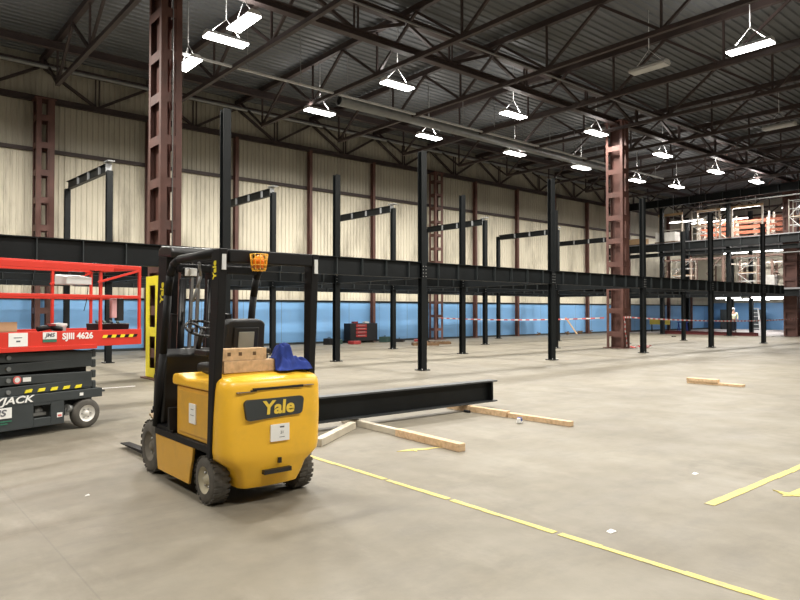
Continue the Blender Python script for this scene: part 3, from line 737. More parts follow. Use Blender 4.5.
# ------------------------------------------------------------------ barrier tape
def tape_mesh(pts, side, w, lab, loc=(0, 0, 0), name='barrier_tape', wh=2):
    # one continuous ribbon through pts; side gives the width direction at each point
    me = bpy.data.meshes.new(name); v = []; f = []; th = Vector((.0015, .0015, 0))
    for p, d in zip(pts, side):
        p = Vector(p); d = Vector(d).normalized() * w / 2
        v += [p - d - th, p + d - th, p + d + th, p - d + th]
    n = len(pts)
    for i in range(n - 1):
        a = 4 * i; b = a + 4
        for k in range(4): f.append((a + k, a + (k + 1) % 4, b + (k + 1) % 4, b + k))
    f.append((3, 2, 1, 0)); f.append(tuple(4 * (n - 1) + k for k in range(4)))
    me.from_pydata([tuple(q) for q in v], [], f)
    me.materials.append(M['tape_white']); me.materials.append(M['tape_red'])
    for i, p in enumerate(me.polygons): p.material_index = 1 if (i // 4) % (wh + 1) == 0 and i < 4 * (n - 1) else 0
    o = bpy.data.objects.new(name, me); col.objects.link(o); o.location = loc
    return tag(o, lab, 'barrier tape')
def tape_run(a, b, lab, sag=.12, w=.06, seg=.22):
    a = Vector(a); b = Vector(b); L = (b - a).length; n = int(L / seg); pts = []
    for i in range(n + 1):
        u = i / n; p = (b - a) * u; p.z -= sag * 4 * u * (1 - u); pts.append(p)
    tape_mesh(pts, [(0, 0, 1)] * len(pts), w, lab, a, wh=1)
tape_run((25.85, 15.05, 1.32), (45.25, 15.08, 1.12), 'red and white barrier tape strung from the taped lattice column to the right edge', .15)
tape_run((25.25, 16.02, 1.3), (25.1, 26.35, 1.22), 'red and white barrier tape strung from the taped lattice column back to the wall', .1)
pts = []; sd = []
for i in range(7): pts.append((25.24 + i * .1, 15.085, 1.33)); sd.append((0, 0, 1))
tape_mesh(pts, sd, .08, 'band of barrier tape tied round the lattice column right of centre', wh=1)
pts = [(25.30 + .018 * i + .012 * math.sin(i), 15.09 - .01 * math.sin(i * .8), 1.28 - .1 * i) for i in range(13)]
tape_mesh(pts, [(1, .1, .1)] * 13, .075, 'loose end of barrier tape hanging down the lattice column to the floor', wh=1)
rd = random.Random(2); pts = []; sd = []; p = Vector((25.5, 14.75, .05))
for i in range(34):
    pts.append(p.copy()); sd.append((rd.uniform(-1, 1), rd.uniform(-1, 1), rd.uniform(.4, 1.2)))
    p = Vector((min(26.6, max(25.4, p.x + rd.uniform(-.3, .38))), min(14.9, max(14.55, p.y + rd.uniform(-.2, .2))), rd.uniform(.04, .13)))
tape_mesh(pts, sd, .06, 'crumpled heap of barrier tape on the floor at the foot of the lattice column', wh=1)

# ------------------------------------------------------------------ floor items
# big beam on timbers
ang = R(1.2)
t = thing('steel_beam', 'long black I-beam lying on timber battens right of the forklift', 'beam', (8.30, 7.38, .10), PI - ang)
def big(l):
    MB().box(0, l, -.007, .007, .022, .328).build('web', 'black_steel', t)
    MB().box(0, l, -.1, .1, .328, .35).build('top_flange', 'sheen_steel', t)  # flange highlight put into the colour, lighter than the web
    MB().box(0, l, -.1, .1, 0, .022).build('bottom_flange', 'sheen_steel', t)
    MB().box(.12, .13, -.095, .095, .022, .328).build('stiffener', 'black_steel', t)
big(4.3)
def batten(x0, y0, x1, y1, w_, h_, lab, m='pine_y', z=0, name='timber_batten', grp='timber battens on the floor'):
    a = Vector((x0, y0)); b = Vector((x1, y1)); L = (b - a).length
    t = MB().box(-w_ / 2, w_ / 2, 0, L, 0, h_).build(name, m, None, .004, loc=(x0, y0, z))
    t.rotation_euler = (0, 0, math.atan2(-(b.x - a.x), b.y - a.y)); tag(t, lab, 'timber', grp); return t
batten(5.38, 5.25, 5.44, 6.45, .10, .09, 'near length of pine batten sticking out from under the left of the big black beam')
batten(5.45, 6.47, 5.50, 7.75, .08, .08, 'rear length of pine batten under the left of the big black beam', 'grey_pine')
batten(7.70, 5.40, 7.66, 6.48, .09, .07, 'near length of pine batten on the floor at the right end of the big beam')
batten(7.65, 6.50, 7.62, 7.75, .10, .09, 'rear length of pine batten under the right end of the big beam')
batten(4.28, 6.55, 5.30, 7.25, .10, .09, 'pale weathered batten running from the forklift to the big beam', 'grey_pine')
batten(14.45, 5.85, 14.36, 7.0, .16, .05, 'long plank lying flat on the floor, lower of the pair at right')
batten(14.38, 6.35, 14.34, 7.0, .15, .07, 'short thick plank resting on the long plank at right', 'pine_y', .051)
t = thing('tape_measure', 'small blue and silver tape measure on the floor beside the batten', 'tape measure', (7.37, 6.05, 0), R(20))
MB().box(-.05, .05, -.03, .03, 0, .075).build('case', 'white_metal', t, .012); MB().box(-.03, .03, -.032, -.03, .03, .07).box(-.03, .03, -.03, .03, .075, .078).build('grip', 'blue_cloth', t)
tag(MB().cyl((0, 0, .02), (0, .12, .02), .02).build('bolt', 'matt_black', loc=(7.5, 7.15, 0)), 'small dark bolt beside the beam on the floor', 'bolt')
tag(MB().box(-.2, .2, -.06, .06, 0, .05).build('rag', 'matt_black', None, .02, loc=(39.2, 20.0, 0)), 'small dark rag on the floor beyond the second row of columns', 'rag')
# tool cabinet at the wall
t = thing('tool_cabinet', 'black tool cabinet with red drawers against the blue wall', 'cabinet', (19.05, 26.25, 0), 0)
MB().box(0, 1.7, 0, .55, .1, .98).build('body', 'matt_black', t, .01)
for i in range(4): o = MB().box(.35, 1.0, -.02, 0, .3 + i * .17, .42 + i * .17).build('drawer', 'red_drawer', t); MB().box(.45, .9, -.04, -.02, .37 + i * .17, .39 + i * .17).build('handle', 'steel_bright', o)
for x in (.15, 1.5):
    for y in (.1, .45): MB().lathe([(-.02, .01), (-.02, .05), (.02, .05), (.02, .01)], (x, y, .05), 'x', 12).build('castor', 'tyre', t)
for j, (x, y, sx, sy, sz, m, lab) in enumerate(((18.2, 26.3, .25, .25, .22, 'green_tool', 'dark green case left of the tool cabinet'), (18.75, 25.5, .25, .2, .16, 'red_drawer', 'small red box on the floor left of the tool cabinet'), (17.55, 25.9, .2, .2, .3, 'matt_black', 'black bag nearest the column left of the tool cabinet'),
                       (21.2, 26.2, .3, .2, .28, 'green_tool', 'dark green case right of the tool cabinet'), (22.0, 26.0, .3, .25, .16, 'matt_black', 'black case right of the tool cabinet'), (23.2, 25.9, .6, .2, .1, 'red_drawer', 'low red case between the tool cabinet and the pallet'))):
    t = thing('tool_case', lab, 'tool case', (x, y, 0), R(10 * j), 'tool cases along the wall')
    MB().box(-sx, sx, -sy, sy, 0, sz).build('case_body', m, t, .02); MB().tube([(-.08, 0, sz), (-.08, 0, sz + .05), (.08, 0, sz + .05), (.08, 0, sz)], .012, 6).build('handle', 'matt_black', t)
for i, (x, m, lab) in enumerate(((19.5, 'red_drawer', 'small red box on top of the tool cabinet'), (20.2, 'white', 'small white box on top of the tool cabinet'))):
    tag(MB().box(-.14, .14, -.1, .1, 0, .09).build('small_box', m, None, .01, loc=(x, 26.5, .98)), lab, 'box')
# pallet
def pallet(x, y, rz, lab):
    t = thing('pallet', lab, 'pallet', (x, y, 0), rz)
    for yy in (-.35, 0, .35): MB().box(-.6, .6, yy - .05, yy + .05, .02, .1).build('bearer', 'brown_wood', t)
    for i in range(6): xx = -.52 + i * .208; MB().box(xx - .06, xx + .06, -.4, .4, .1, .125).build('deck_board', 'brown_wood', t)
    for yy in (-.35, 0, .35): MB().box(-.6, .6, yy - .05, yy + .05, 0, .02).build('bottom_board', 'brown_wood', t)
pallet(20.7, 22.6, R(-35), 'dark wooden pallet flat on the floor, left of the front column')
pallet(22.0, 23.1, R(-38), 'dark wooden pallet flat on the floor, right of the front column')
# leaning plank & cone-ish clutter at wall
t = tag(MB().bar((0, 0, .03), (-.12, .85, 1.15), .16, .04).build('plank', 'pine', loc=(38.0, 26.2, 0)), 'pale plank leaning against the blue wall', 'timber')
for j, (x, y, s_) in enumerate(((37.0, 26.3, .35), (38.7, 26.5, .4), (40.0, 26.5, .3), (34.3, 26.6, .2))):
    rd = random.Random(j); mb = MB()
    for q in range(5): mb.bar((rd.uniform(-s_, s_), rd.uniform(-.1, .1), .05 + .04 * q), (rd.uniform(-s_, s_), rd.uniform(-.1, .1), .05 + .04 * q), .09, .05)
    tag(mb.build('offcut_heap', 'brown_wood', loc=(x, y, 0)), 'small heap of dark offcuts by the blue wall, %s from the left' % ORD[[1, 2, 3, 0][j]], 'offcuts', kind='stuff')

# ------------------------------------------------------------------ wheels
def wheel(parent, x, y, z, r, w_, hubm, name, tread=True, outer=-1, tw=24):
    root = bpy.data.objects.new(name, None)
    mb = MB().lathe([(-w_ / 2, r * .56), (-w_ / 2, r * .8), (-w_ / 2 + .012, r * .93), (-w_ / 2 + .03, r * .985), (w_ / 2 - .03, r * .985), (w_ / 2 - .012, r * .93), (w_ / 2, r * .8), (w_ / 2, r * .56)], (0, 0, 0), 'x', 36)
    if tread:
        for k in range(tw):
            for s_ in (-1, 1):
                a0 = 2 * PI * (k + (.5 if s_ > 0 else 0)) / tw
                m = Matrix.Rotation(a0, 4, 'X')
                mb.box(s_ * w_ * .02 if s_ > 0 else -w_ / 2 + .006, w_ / 2 - .006 if s_ > 0 else -w_ * .02, -r * PI / tw * .58, r * PI / tw * .58, r * .955, r * 1.0, m)
    t = mb.build(name, 'tyre', parent); t.location = (x, y, z)
    h = MB().lathe([(outer * w_ * .42, .001), (outer * w_ * .42, r * .16), (outer * w_ * .28, r * .2), (outer * w_ * .22, r * .4), (outer * w_ * .46, r * .54), (outer * w_ * .5, r * .585), (-outer * w_ * .4, r * .58)], (0, 0, 0), 'x', 28).build('hub', hubm, t)
    mb = MB()
    for k in range(6):
        a = 2 * PI * k / 6; c = (outer * w_ * .235, r * .3 * math.cos(a), r * .3 * math.sin(a))
        mb.cyl(c, (c[0] + outer * .018, c[1], c[2]), r * .045, n=6)
    mb.build('wheel_bolts', 'steel_bright', t)
    return t

# ------------------------------------------------------------------ forklift
def forklift():
    t = thing('forklift', 'yellow and black forklift truck seen from behind, parked on the concrete', 'forklift', (2.755, 5.9, 0))
    for s_ in (-1, 1):
        wheel(t, s_ * .40, -.70, .20, .20, .15, 'hub', 'rear_wheel', outer=s_)
        wheel(t, s_ * .335, .685, .26, .26, .20, 'tyre_side', 'front_wheel', outer=s_)
    # counterweight lofted from rings
    rings = [(.135, .25, -.97, .05), (.145, .28, -.99, .06), (.22, .31, -1.02, .07), (.31, .345, -1.04, .08), (.36, .41, -1.055, .10), (.40, .458, -1.063, .12), (.46, .47, -1.067, .13), (.75, .475, -1.075, .13), (.96, .472, -1.07, .13), (1.015, .465, -1.06, .13), (1.04, .45, -1.035, .12), (1.07, .43, -.95, .1), (1.085, .41, -.86, .05)]
    V = []; ring_n = None; yf = -.795
    for z, hw, yr, cr in rings:
        pts = []
        front = yf
        pts.append((-hw, front, z))
        yc = yr + .10 + cr * .2    # where the side ends and the corner starts
        for q in range(7):
            a = PI + (PI / 2) * q / 6
            pts.append((-hw + cr + cr * math.cos(a), yc + (yc - yr - .022) * math.sin(a), z))
        for q in range(1, 8):
            u = -1 + 2 * q / 8; pts.append(((hw - cr) * u, yr + .022 * u * u, z))
        for q in range(7):
            a = -PI / 2 + (PI / 2) * q / 6
            pts.append((hw - cr + cr * math.cos(a), yc + (yc - yr - .022) * math.sin(a), z))
        pts.append((hw, front, z)); ring_n = len(pts); V += pts
    F_ = []
    for i in range(len(rings) - 1):
        for j in range(ring_n):
            k = (j + 1) % ring_n; F_.append((i * ring_n + j, i * ring_n + k, (i + 1) * ring_n + k, (i + 1) * ring_n + j))
    F_.append(tuple(range(ring_n - 1, -1, -1))); F_.append(tuple(range((len(rings) - 1) * ring_n, len(rings) * ring_n)))
    mb = MB(); mb.add(V, F_, True); cw = mb.build('counterweight', 'lift_yellow', t)
    md = cw.modifiers.new('es', 'EDGE_SPLIT'); md.split_angle = R(40)
    yr = -1.076
    # top groove line (dark seam) and long slot
    MB().box(-.22, .25, yr - .003, yr + .05, .953, .972).prism([(yr - .003, .945), (yr + .05, .945), (yr + .05, .957), (yr - .003, .957)], -.24, -.19).build('top_slot', 'black_plastic', cw)
    mb = MB()
    mb.box(-.36, -.23, yr + .004, yr + .03, .942, .947).box(.25, .36, yr + .004, yr + .03, .962, .967); mb.build('seam', 'print', cw)
    P = []
    for (cx, cz, a0) in ((.215, .845, 0), (-.265, .845, 90), (-.250, .745, 180), (.205, .765, 270)):
        for q in range(5): a = R(a0 + 90 * q / 4); P.append((cx + .035 * math.cos(a), cz + .035 * math.sin(a)))
    mb = MB(); n = len(P); mb.add([(p[0] + .0, yr - .010, p[1]) for p in P] + [(p[0], yr + .03, p[1]) for p in P], [tuple(range(n))] + [(i, (i + 1) % n, n + (i + 1) % n, n + i) for i in range(n)])
    g = mb.build('grille_panel', 'lift_dark', cw)
    text('lettering', 'Yale', .152, 'logo_yellow', FRONT(.005, yr - .0125, .800), g, bold=.0045, depth=.002, shear=.08, sx=1.12)
    pp = MB().box(-.065, .11, yr - .008, yr + .01, .52, .66).build('paper_notice', 'white', cw)
    MB().box(.02, .06, yr - .0095, yr - .008, .63, .642).build('print_line', 'print', pp); MB().box(.015, .065, yr - .0095, yr - .008, .55, .554).build('print_line', 'print', pp)
    text('lettering', '21', .034, 'print', FRONT(.04, yr - .009, .59), pp, depth=.0005)
    MB().box(-.115, .14, yr + .003, yr + .06, .255, .29).build('lower_slot', 'black_plastic', cw)
    MB().box(.015, .042, yr - .001, yr + .05, .335, .38).build('key_slot', 'black_plastic', cw)
    # chassis
    MB().box(-.475, .475, -.79, .42, .43, .49).build('chassis_strip', 'matt_black', t, .006)
    MB().box(-.30, .30, -.76, .62, .14, .43).build('chassis', 'matt_black', t)
    for s_ in (-1, 1):
        P = [(-.46, .43), (-.44, .32), (-.40, .22), (-.37, .10), (.36, .10), (.385, .2), (.40, .3), (.42, .43)]
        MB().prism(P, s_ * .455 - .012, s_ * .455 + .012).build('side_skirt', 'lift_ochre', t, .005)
        # front fender arch
        mb = MB(); rr = .305; pts = []
        for q in range(9):
            a = R(95 + 78 * q / 8); pts.append((.685 + rr * math.cos(a), .265 + rr * math.sin(a)))
        o_ = [(.685 + (rr + .02) * (a[0] - .685) / rr, .265 + (rr + .02) * (a[1] - .265) / rr) for a in pts]
        mb.prism(pts + o_[::-1], s_ * .345 - .1, s_ * .345 + .1).build('fender', 'dusty', t)
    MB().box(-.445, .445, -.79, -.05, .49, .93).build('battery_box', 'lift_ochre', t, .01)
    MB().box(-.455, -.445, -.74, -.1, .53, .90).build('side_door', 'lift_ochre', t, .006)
    pp = MB().box(-.463, -.455, -.50, -.36, .63, .80).build('paper_notice', 'white', t)
    MB().box(-.4645, -.463, -.46, -.40, .75, .755).box(-.4645, -.463, -.47, -.39, .70, .704).build('print_line', 'print', pp)
    # seat hood
    P = [(-.79, .935), (-.79, 1.0), (-.66, 1.015), (-.3, 1.0), (-.1, 1.04), (-.0, 1.03), (.02, .985), (.015, .935)]
    MB().prism(P, -.465, .465).build('seat_hood', 'lift_yellow', t, .018, 3)
    # operator floor, dash
    MB().box(-.46, .46, .0, .45, .49, .52).build('floor_plate', 'matt_black', t)
    MB().prism([(.36, .52), (.32, .9), (.27, 1.18), (.38, 1.24), (.54, 1.1), (.60, .52)], -.43, .43).build('dashboard', 'black_plastic', t, .02)
    MB().prism([(-.02, .52), (.0, .72), (.03, .72), (.03, .52)], -.5, -.36).build('step_panel', 'matt_black', t)
    sc_ = MB().cyl((-.10, .32, 1.18), (-.10, .20, 1.42), .025).build('steering_column', 'black_plastic', t)
    ax = Vector((0, -.12, .24)).normalized(); c = Vector((-.10, .195, 1.43)); u = Vector((1, 0, 0)); v_ = ax.cross(u)
    pts = [c + (u * math.cos(2 * PI * k / 24) + v_ * math.sin(2 * PI * k / 24)) * .16 for k in range(25)]
    mb = MB().tube(pts, .014, 8)
    for k in (0, 8, 16): mb.cyl(c, pts[k], .012, n=6)
    mb.ball(c, .035, sc=(1, 1, .6)); mb.cyl(pts[14], pts[14] + ax * .05, .016); mb.build('steering_wheel', 'black_plastic', t)
    for i in range(3): MB().cyl((.12 + i * .07, .28, 1.2), (.12 + i * .07, .2, 1.38), .008).ball((.12 + i * .07, .2, 1.39), .022).build('control_lever', 'black_plastic', t)
    # seat
    MB().box(-.24, .24, -.45, .02, 1.02, 1.12).build('seat_cushion', 'seat', t, .035, 3)
    m = Matrix.Translation((0, -.47, 1.10)) @ Matrix.Rotation(R(8), 4, 'X')
    m = m @ Matrix.Translation((-.03, 0, 0))
    sb = MB().prism([(-.17, 0), (.17, 0), (.2, .1), (.19, .40), (.15, .43), (-.15, .43), (-.19, .40), (-.2, .1)], -.055, .055, m @ Matrix.Rotation(R(90), 4, 'Z')).build('seat_back', 'seat', t, .02, 3)
    MB().box(-.12, .12, -.075, -.055, .06, .37, m).build('back_shell', 'black_plastic', sb, .01)
    MB().box(-.08, .07, -.085, -.075, .08, .33, m).build('document_panel', 'grey_panel', sb, .004)
    for s_ in (-1, 1): MB().box(s_ * .29 - .03, s_ * .29 + .03, -.4, -.12, 1.2, 1.25).bar((s_ * .28, -.38, 1.2), (s_ * .25, -.40, 1.06), .03).build('arm_rest', 'black_plastic', t, .01)
    # overhead guard
    for s_ in (-1, 1):
        X = s_ * .44 - .015
        MB().prism([(-.845, .40), (-.785, .40), (-.86, 2.06), (-.90, 2.10), (-1.02, 2.10), (-.985, 1.6)] if s_ < 0 else [(-.93, 1.0), (-.85, 1.0), (-.86, 2.06), (-.90, 2.10), (-1.0, 2.10), (-.97, 1.6)], X - .035, X + .035).build('rear_post', 'matt_black', t, .008)
        MB().tube([(X, .44, .5), (X, .27, 1.2), (X, .16, 1.75), (X, .1, 1.93), (X, .02, 2.03), (X, -.12, 2.065), (X, -.9, 2.075)], .036, 10).build('front_post', 'matt_black', t)
        rf = MB().box(X - .014, X + .02, -1.022 if s_ < 0 else -1.002, -1.0 if s_ < 0 else -.98, 1.93, 2.055).build('rear_marker_light', 'white_metal', t)
    MB().box(-.40, .39, -1.0, -.93, 1.99, 2.10).build('rear_cross_bar', 'matt_black', t, .015, 3)
    MB().box(-.40, .40, .03, .09, 1.96, 2.04).build('front_cross_bar', 'matt_black', t, .015)
    for i in range(8):
        X = -.35 + i * .1; MB().box(X - .01, X + .01, -.93, .04, 2.045, 2.085).build('roof_bar', 'matt_black', t)
    text('lettering', 'Yale', .085, 'safety_yellow', Matrix.Translation((-.4915, -.93, 1.93)) @ Euler((R(90), 0, R(-90))).to_matrix().to_4x4() @ Matrix.Rotation(R(90), 4, 'Z'), t, bold=.003, depth=.001)
    # beacon in cage
    bc = MB().lathe([(-.05, .001), (-.05, .045), (.0, .05), (.045, .035), (.06, .001)], (-.175, -1.075, 2.0), 'z', 16).build('beacon', 'orange', t)
    mb = MB()
    for k in range(10):
        a = 2 * PI * k / 10; mb.tube([(-.175 + .05 * math.cos(a), -1.075 + .05 * math.sin(a), 1.925), (-.175 + .058 * math.cos(a), -1.075 + .058 * math.sin(a), 1.95), (-.175 + .072 * math.cos(a), -1.075 + .072 * math.sin(a), 2.065)], .0035, 5)
    for z, r_ in ((1.93, .052), (1.975, .062), (2.02, .067), (2.062, .072)):
        pts = [(-.175 + r_ * math.cos(2 * PI * k / 16), -1.075 + r_ * math.sin(2 * PI * k / 16), z) for k in range(17)]; mb.tube(pts, .0035, 5)
    mb.build('wire_cage', 'amber_wire', bc)
    MB().box(-.20, -.15, -1.06, -.99, 2.06, 2.08).build('beacon_bracket', 'matt_black', bc)
    # work light front left, mirror
    wl = MB().box(-.40, -.27, -.08, -.03, 1.91, 2.0).build('work_light', 'matt_black', t, .015)
    MB().box(-.392, -.278, -.088, -.078, 1.92, 1.99).build('lens', 'white', wl, .006)
    MB().box(.40, .47, -.94, -.90, 1.38, 1.58).build('rear_mirror', 'black_plastic', t, .02)
    MB().tube([(-.44, -.5, 2.02), (-.40, -.45, 1.9), (-.42, -.42, 1.8), (-.45, -.4, 1.68)], .012, 6).build('hose', 'conduit', t)
    # mast, tilted back a little
    mt = Matrix.Translation((0, .93, .1)) @ Matrix.Rotation(R(5), 4, 'X') @ Matrix.Translation((0, -.93, -.1))
    def mb_t(mb): mb.v = [mt @ p for p in mb.v]; return mb
    mast = None
    for s_ in (-1, 1):
        X = s_ * .28
        c_ = mb_t(MB().prism([(.74, .06), (.96, .06), (.96, 2.16), (.74, 2.16)], X - .035, X + .035)).build('mast_channel', 'matt_black', t, .006)
        mb_t(MB().box(s_ * .20 - .025, s_ * .20 + .025, .78, .93, .1, 2.2)).build('inner_channel', 'matt_black', t)
        mb_t(MB().cyl((s_ * .15, .72, .3), (s_ * .15, .72, 1.95), .035)).build('lift_cylinder', 'black_plastic', t)
        MB().bar((s_ * .36, .50, .62), (s_ * .33, .78, .95), .05).build('tilt_cylinder', 'black_plastic', t)
        mb_t(MB().box(s_ * .29 - .006, s_ * .29 + .05, .60, .74, .5, 1.6)).build('mast_hose_guard', 'matt_black', t)
    for z in (.25, 1.0, 2.05): mb_t(MB().box(-.245, .245, .87, .95, z, z + .1)).build('mast_tie', 'matt_black', t)
    mb_t(MB().prism([(.62, 2.16), (.60, 2.22), (.66, 2.27), (.90, 2.27), (.98, 2.22), (.97, 2.16)], -.32, .32)).build('mast_crown', 'black_plastic', t, .02, 3)
    mb_t(MB().box(-.05, -.02, .76, .79, .4, 2.16).box(.02, .05, .76, .79, .4, 2.16)).build('lift_chain', 'conduit', t)
    text('lettering', 'Yale', .12, 'safety_yellow', mt @ Matrix.Translation((-.3165, .83, 1.80)) @ Euler((R(90), 0, R(-90))).to_matrix().to_4x4() @ Matrix.Rotation(R(90), 4, 'Z'), t, bold=.004, depth=.001)
    for z in (.12, .48): MB().box(-.30, .30, .97, 1.02, z, z + .09).build('carriage_bar', 'matt_black', t)
    for s_ in (-1, 1):
        MB().prism([(1.02, .6), (1.06, .6), (1.07, .09), (2.1, .055), (2.1, .045), (1.02, .045)], s_ * .22 - .05, s_ * .22 + .05).build('fork', 'matt_black', t)
    return t
forklift()
# timber blocks on the counterweight
o = MB().box(-.30, .30, -.05, .05, 0, .10).build('timber_block', 'pine', None, .004, loc=(2.67, 5.07, 1.086)); tag(o, 'longer pale timber block on the back of the forklift, lower of the two', 'timber')
t = thing('timber_block', 'shorter stamped timber block on the back of the forklift, upper of the two', 'timber', (2.555, 5.08, 1.187))
MB().box(-.21, .21, -.05, .05, 0, .10).build('block', 'pine', t, .004)
for x in (-.15, -.05, .08): MB().box(x, x + .03, -.0515, -.05, .04, .07).build('ink_stamp', 'brown_wood', t)
# blue cloth
def drape():
    N, K = 56, 34; top = []; bot = []
    for i in range(N + 1):
        for j in range(K + 1):
            u = i / N; v_ = j / K
            wid = .25 * (1 - .4 * u) * (1 + .12 * math.sin(u * 11)); x = .37 * u; y = (v_ - .5) * wid + .012 * math.sin(u * 14) - .02
            e = min(1, 6 * min(u + .02, 1 - u, v_, 1 - v_))
            def sm(a, b, t_): t_ = max(0, min(1, (t_ - a) / (b - a))); return t_ * t_ * (3 - 2 * t_)
            on = (1 - sm(.145, .20, x)) * (1 - sm(.055, .075, abs(y)))
            base = .10 * on
            q = Vector((x * 11 + y * 6, y * 9, 3.1))
            ridge = (1 - abs(noise.noise(q)) * 2.6) * .04 + noise.noise(q * 2.1) * .018 + .012 * math.sin(x * 75 + y * 50)
            body = .075 * sm(0, .05, x) * (1 - .55 * sm(.12, .34, x)) * (1 - (2 * v_ - 1) ** 2)
            z = base + e * (body + max(0, ridge) + .012) + .004
            top.append((x, y, z)); bot.append((x, y, base + .001))
    n = (N + 1) * (K + 1); f = []
    for i in range(N):
        for j in range(K):
            a = i * (K + 1) + j; f.append((a, a + K + 1, a + K + 2, a + 1)); f.append((n + a, n + a + 1, n + a + K + 2, n + a + K + 1))
    for i in range(N):
        a = i * (K + 1); b = a + K + 1; f.append((a, n + a, n + b, b)); a += K; b += K; f.append((a, b, n + b, n + a))
    for j in range(K):
        a = j; f.append((a, a + 1, n + a + 1, n + a)); a = N * (K + 1) + j; f.append((a, n + a, n + a + 1, a + 1))
    mb = MB(); mb.add(top + bot, f, True); return mb
o = drape().build('blue_cloth', 'blue_cloth', loc=(2.835, 5.065, 1.088)); o.rotation_euler = (0, 0, R(-4))
tag(o, 'crumpled royal blue jacket draped over the end of the timber block on the forklift', 'cloth')

# ------------------------------------------------------------------ scissor lift
def scissor():
    rz = R(16)
    t = thing('scissor_lift', 'red platformed scissor lift with charcoal base at the left edge', 'scissor lift', (2.50, 9.82, 0), rz)
    # local: x along machine (0 at right wheel axle), y away, near side face y=-.18
    W = 1.17; XE = .22; XS = -2.3
    for x in (0.0, -1.85):
        for y in (-.13, W - .23):
            w_ = wheel(t, x, y, .20, .20, .13, 'white_hub', 'road_wheel', tread=False)
            w_.rotation_euler = (0, 0, R(90))
    # chassis with slot on near side
    mb = MB(); y0, y1 = -.19, W - .17
    z0, z1 = .11, .43
    mb.box(XS, -.72, y0, y0 + .03, z0, z1); mb.box(-.72, -.5, y0, y0 + .03, z0, .22); mb.box(-.72, -.5, y0, y0 + .03, .38, z1); mb.box(-.5, -.32, y0, y0 + .03, z0, z1)
    
    mb.box(XS, -.3, y0 + .3, y1, z0, z1 - .05); mb.box(XS, XE, y0, y1, z1 - .02, z1 + .1)
    mb.box(-.25, .2, y0 + .22, y1 - .22, .18, z1 - .02)
    mb.build('chassis', 'lift_dark', t, .006)
    MB().cyl((-.66, y0 + .15, .3), (-.56, y0 + .15, .3), .06).box(-.7, -.52, y0 + .08, y0 + .28, .24, .28).build('pump', 'galv', t)
    MB().box(-.28, -.22, y0 + .05, y0 + .12, .2, .3).cyl((-.26, y0 + .05, .3), (-.14, y0 + .12, .26), .05).build('steering_link', 'galv', t)
    MB().box(XE, XE + .05, y0 + .02, y1 - .02, .47, .495).build('step_plate', 'lift_dark', t)
    text('lettering', 'SKYJACK', .12, 'white', FRONT(-1.06, y0 - .002, .478), t, bold=.003, shear=.25, sx=1.35)
    lb = MB().box(-1.38, -.99, y0 - .006, y0 - .0005, .27, .40).build('hire_label', 'white', t)
    text('lettering', 'JMS', .11, 'print', FRONT(-1.17, y0 - .007, .335), lb, bold=.003, shear=.2, sx=1.3)
    MB().box(-1.38, -.99, y0 - .007, y0 - .0005, .225, .24).box(-1.38, -1.04, y0 - .007, y0 - .0005, .195, .21).build('green_print', 'green', t)
    MB().box(-.42, -.35, y0 - .006, y0 - .0005, .20, .26).build('warning_sticker', 'white', t); MB().box(-.41, -.36, y0 - .008, y0 - .006, .21, .235).build('sticker_print', 'tape_red', t)
    MB().box(-.11, -.06, y0 - .006, y0 - .0005, .45, .49).build('warning_sticker', 'white', t)
    # scissor arms stack
    zs = [.585, .73, .875, 1.015]
    for i, z in enumerate(zs):
        for y in (-.10, W - .28):
            s_ = 1 if i % 2 else -1
            a = MB().prism([(-.05, -.06), (.0, -.06), (.0, .06), (-.05, .06)], -1.14, 1.14, Matrix.Translation((-1.05, y, z)) @ Matrix.Rotation(R(1.2 * s_), 4, 'Y')).build('scissor_arm', 'lift_dark', t, .01)
            MB().prism([(-.02, -.06), (.03, -.05), (.03, .05), (-.02, .06)], 0, .07, Matrix.Translation((.09, y - .02, z + .0))).build('arm_end', 'lift_dark', a, .02)
            MB().cyl((-1.02, y - .05, z), (-1.02, y - .075, z), .028).build('pivot_pin', 'pin', a)
    MB().box(-2.1, .08, -.02, W - .36, .54, 1.05).build('inner_arms', 'matt_black', t)
    for i in range(5):
        mb = MB()
        x = -.82 + i * .165
        mb.add([(x, -.165, .555), (x + .085, -.165, .56), (x + .10, -.165, .60), (x + .02, -.165, .595), (x, -.148, .555), (x + .085, -.148, .56), (x + .10, -.148, .60), (x + .02, -.148, .595)], [(0, 1, 2, 3), (4, 7, 6, 5), (0, 4, 5, 1), (1, 5, 6, 2), (2, 6, 7, 3), (3, 7, 4, 0)])
        mb.build('hazard_stripe', 'safety_yellow', t)
    MB().cyl((-.91, -.152, .73), (-.91, -.158, .73), .05, n=20).build('warning_disc', 'tape_red', t); MB().cyl((-.91, -.158, .73), (-.91, -.160, .73), .032, n=20).box(-.84, -.74, -.158, -.152, .70, .755).build('warning_disc_face', 'white', t)
    # platform
    PX = .80; PY0, PY1 = -.24, W - .1; z0, z1 = 1.115, 1.335
    mb = MB(); mb.box(XS, PX, PY0, PY0 + .03, z0, z1); mb.box(XS, PX, PY1 - .03, PY1, z0, z1); mb.box(PX - .03, PX, PY0 + .03, PY1 - .03, z0, z1); mb.box(XS, XS + .03, PY0 + .03, PY1 - .03, z0, z1)
    mb.box(XS, .1, PY0 - .014, PY0, z0 - .03, z0 + .03)
    mb.build('platform_skirt', 'lift_red', t, .004)
    MB().box(XS + .03, PX - .03, PY0 + .03, PY1 - .03, 1.13, 1.16).build('platform_deck', 'lift_dark', t)
    pn = MB().box(-1.06, -.83, PY0 - .006, PY0 - .0005, 1.155, 1.325).build('paper_notice', 'white', t)
    MB().box(-1.0, -.9, PY0 - .0075, PY0 - .006, 1.26, 1.27).box(-.97, -.92, PY0 - .0075, PY0 - .006, 1.21, 1.23).build('print_line', 'print', pn)
